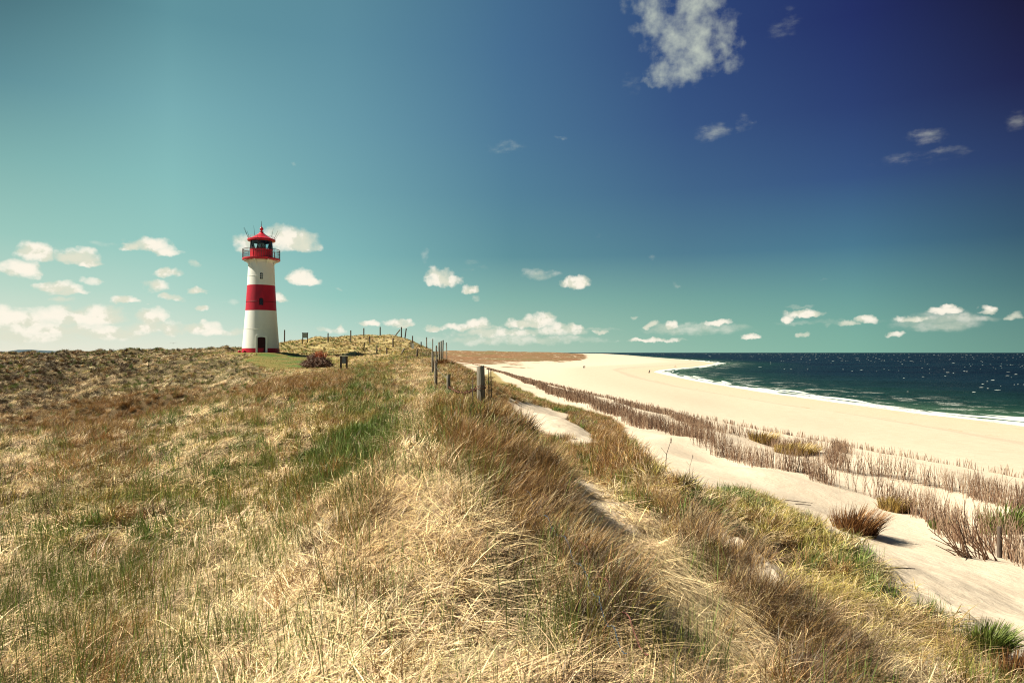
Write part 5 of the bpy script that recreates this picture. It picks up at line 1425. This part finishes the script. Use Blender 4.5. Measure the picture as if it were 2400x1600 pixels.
# dog beside the far walker, dark dog beside the nearer one
def dog(px_, py_, s, col, label, rz):
    p = hit(px_, py_, disp=False)
    J = [(-.32, 0, .52, .12), (0, 0, .50, .11), (.28, 0, .54, .14), (.44, 0, .66, .08), (.55, 0, .74, .085), (.70, 0, .71, .045), (-.46, 0, .50, .03), (-.60, 0, .62, .018)]
    Ed = [(0, 1), (1, 2), (2, 3), (3, 4), (4, 5), (0, 6), (6, 7)]
    for x_, par, kx in ((-.30, 0, -1), (.28, 2, 1)):
        for s_ in (-1, 1):
            b0 = len(J); J += [(x_, .09 * s_, .38, .07), (x_ + .07 * -kx, .09 * s_, .20, .035), (x_ + (.02 if kx > 0 else -.04), .09 * s_, .03, .025), (x_ + .06, .09 * s_, .015, .025)]
            Ed += [(par, b0), (b0, b0 + 1), (b0 + 1, b0 + 2), (b0 + 2, b0 + 3)]
    for s_ in (-1, 1): b0 = len(J); J += [(.53, .06 * s_, .82, .02)]; Ed += [(4, b0)]
    me = bpy.data.meshes.new('dog'); me.from_pydata([j[:3] for j in J], Ed, [])
    m, nt, b = newmat('fur'); setb(b, col, .9, .1); me.materials.append(m)
    o = bpy.data.objects.new('dog', me); COL.objects.link(o); o.location = p; o.scale = (s, s, s); o.rotation_euler = (0, 0, rz)
    o.modifiers.new('skin', 'SKIN')
    if not me.skin_vertices:
        bm = bmesh.new(); bm.from_mesh(me); bm.verts.layers.skin.verify(); bm.to_mesh(me); bm.free()
    for i, q in enumerate(J): me.skin_vertices[0].data[i].radius = (q[3], q[3]); me.skin_vertices[0].data[i].use_root = (i == 1)
    o.modifiers.new('sub', 'SUBSURF').levels = 1; o.modifiers['sub'].render_levels = 1; tag(o, label, 'dog')
dog(1580.3, 860, 1.0, (.35, .28, .2), 'pale dog left of the walker near the spit', .8)
dog(1521.0, 874.3, 1.1, (.02, .02, .02), 'black dog at the feet of the person with one arm out', 0.2)
# gull over the left dune
m_ = MB()
for s_ in (-1, 1):
    m_.add([(0, -.10, .0), (0, .10, 0), (.35 * s_, .12, .17), (.35 * s_, -.06, .18), (.72 * s_, .02, .02), (.70 * s_, .10, .02), (0, 0, .03), (.35 * s_, .03, .20)], [(0, 1, 2, 3), (3, 2, 5, 4), (0, 6, 7, 3), (6, 1, 2, 7), (3, 7, 4), (7, 2, 5, 4)])
m, nt, b = newmat('feathers'); setb(b, (.22, .21, .19), .8, .1)
d_ = pix_dir(406.2, 804.5); gp = Vector((0, 0, EYE)) + Vector(d_) / d_[1] * 150
g = empty('gull', gp, .4); tag(g, 'gull gliding low over the skyline left of the lighthouse', 'bird')
m_.build('wings', m, g)
m_ = MB(); m_.tube([(0, -.28, 0), (0, -.18, .01), (0, 0, .0), (0, .18, 0), (0, .34, 0)], [.02, .06, .075, .045, .02], 8); m_.build('body', m, g, smooth=True)
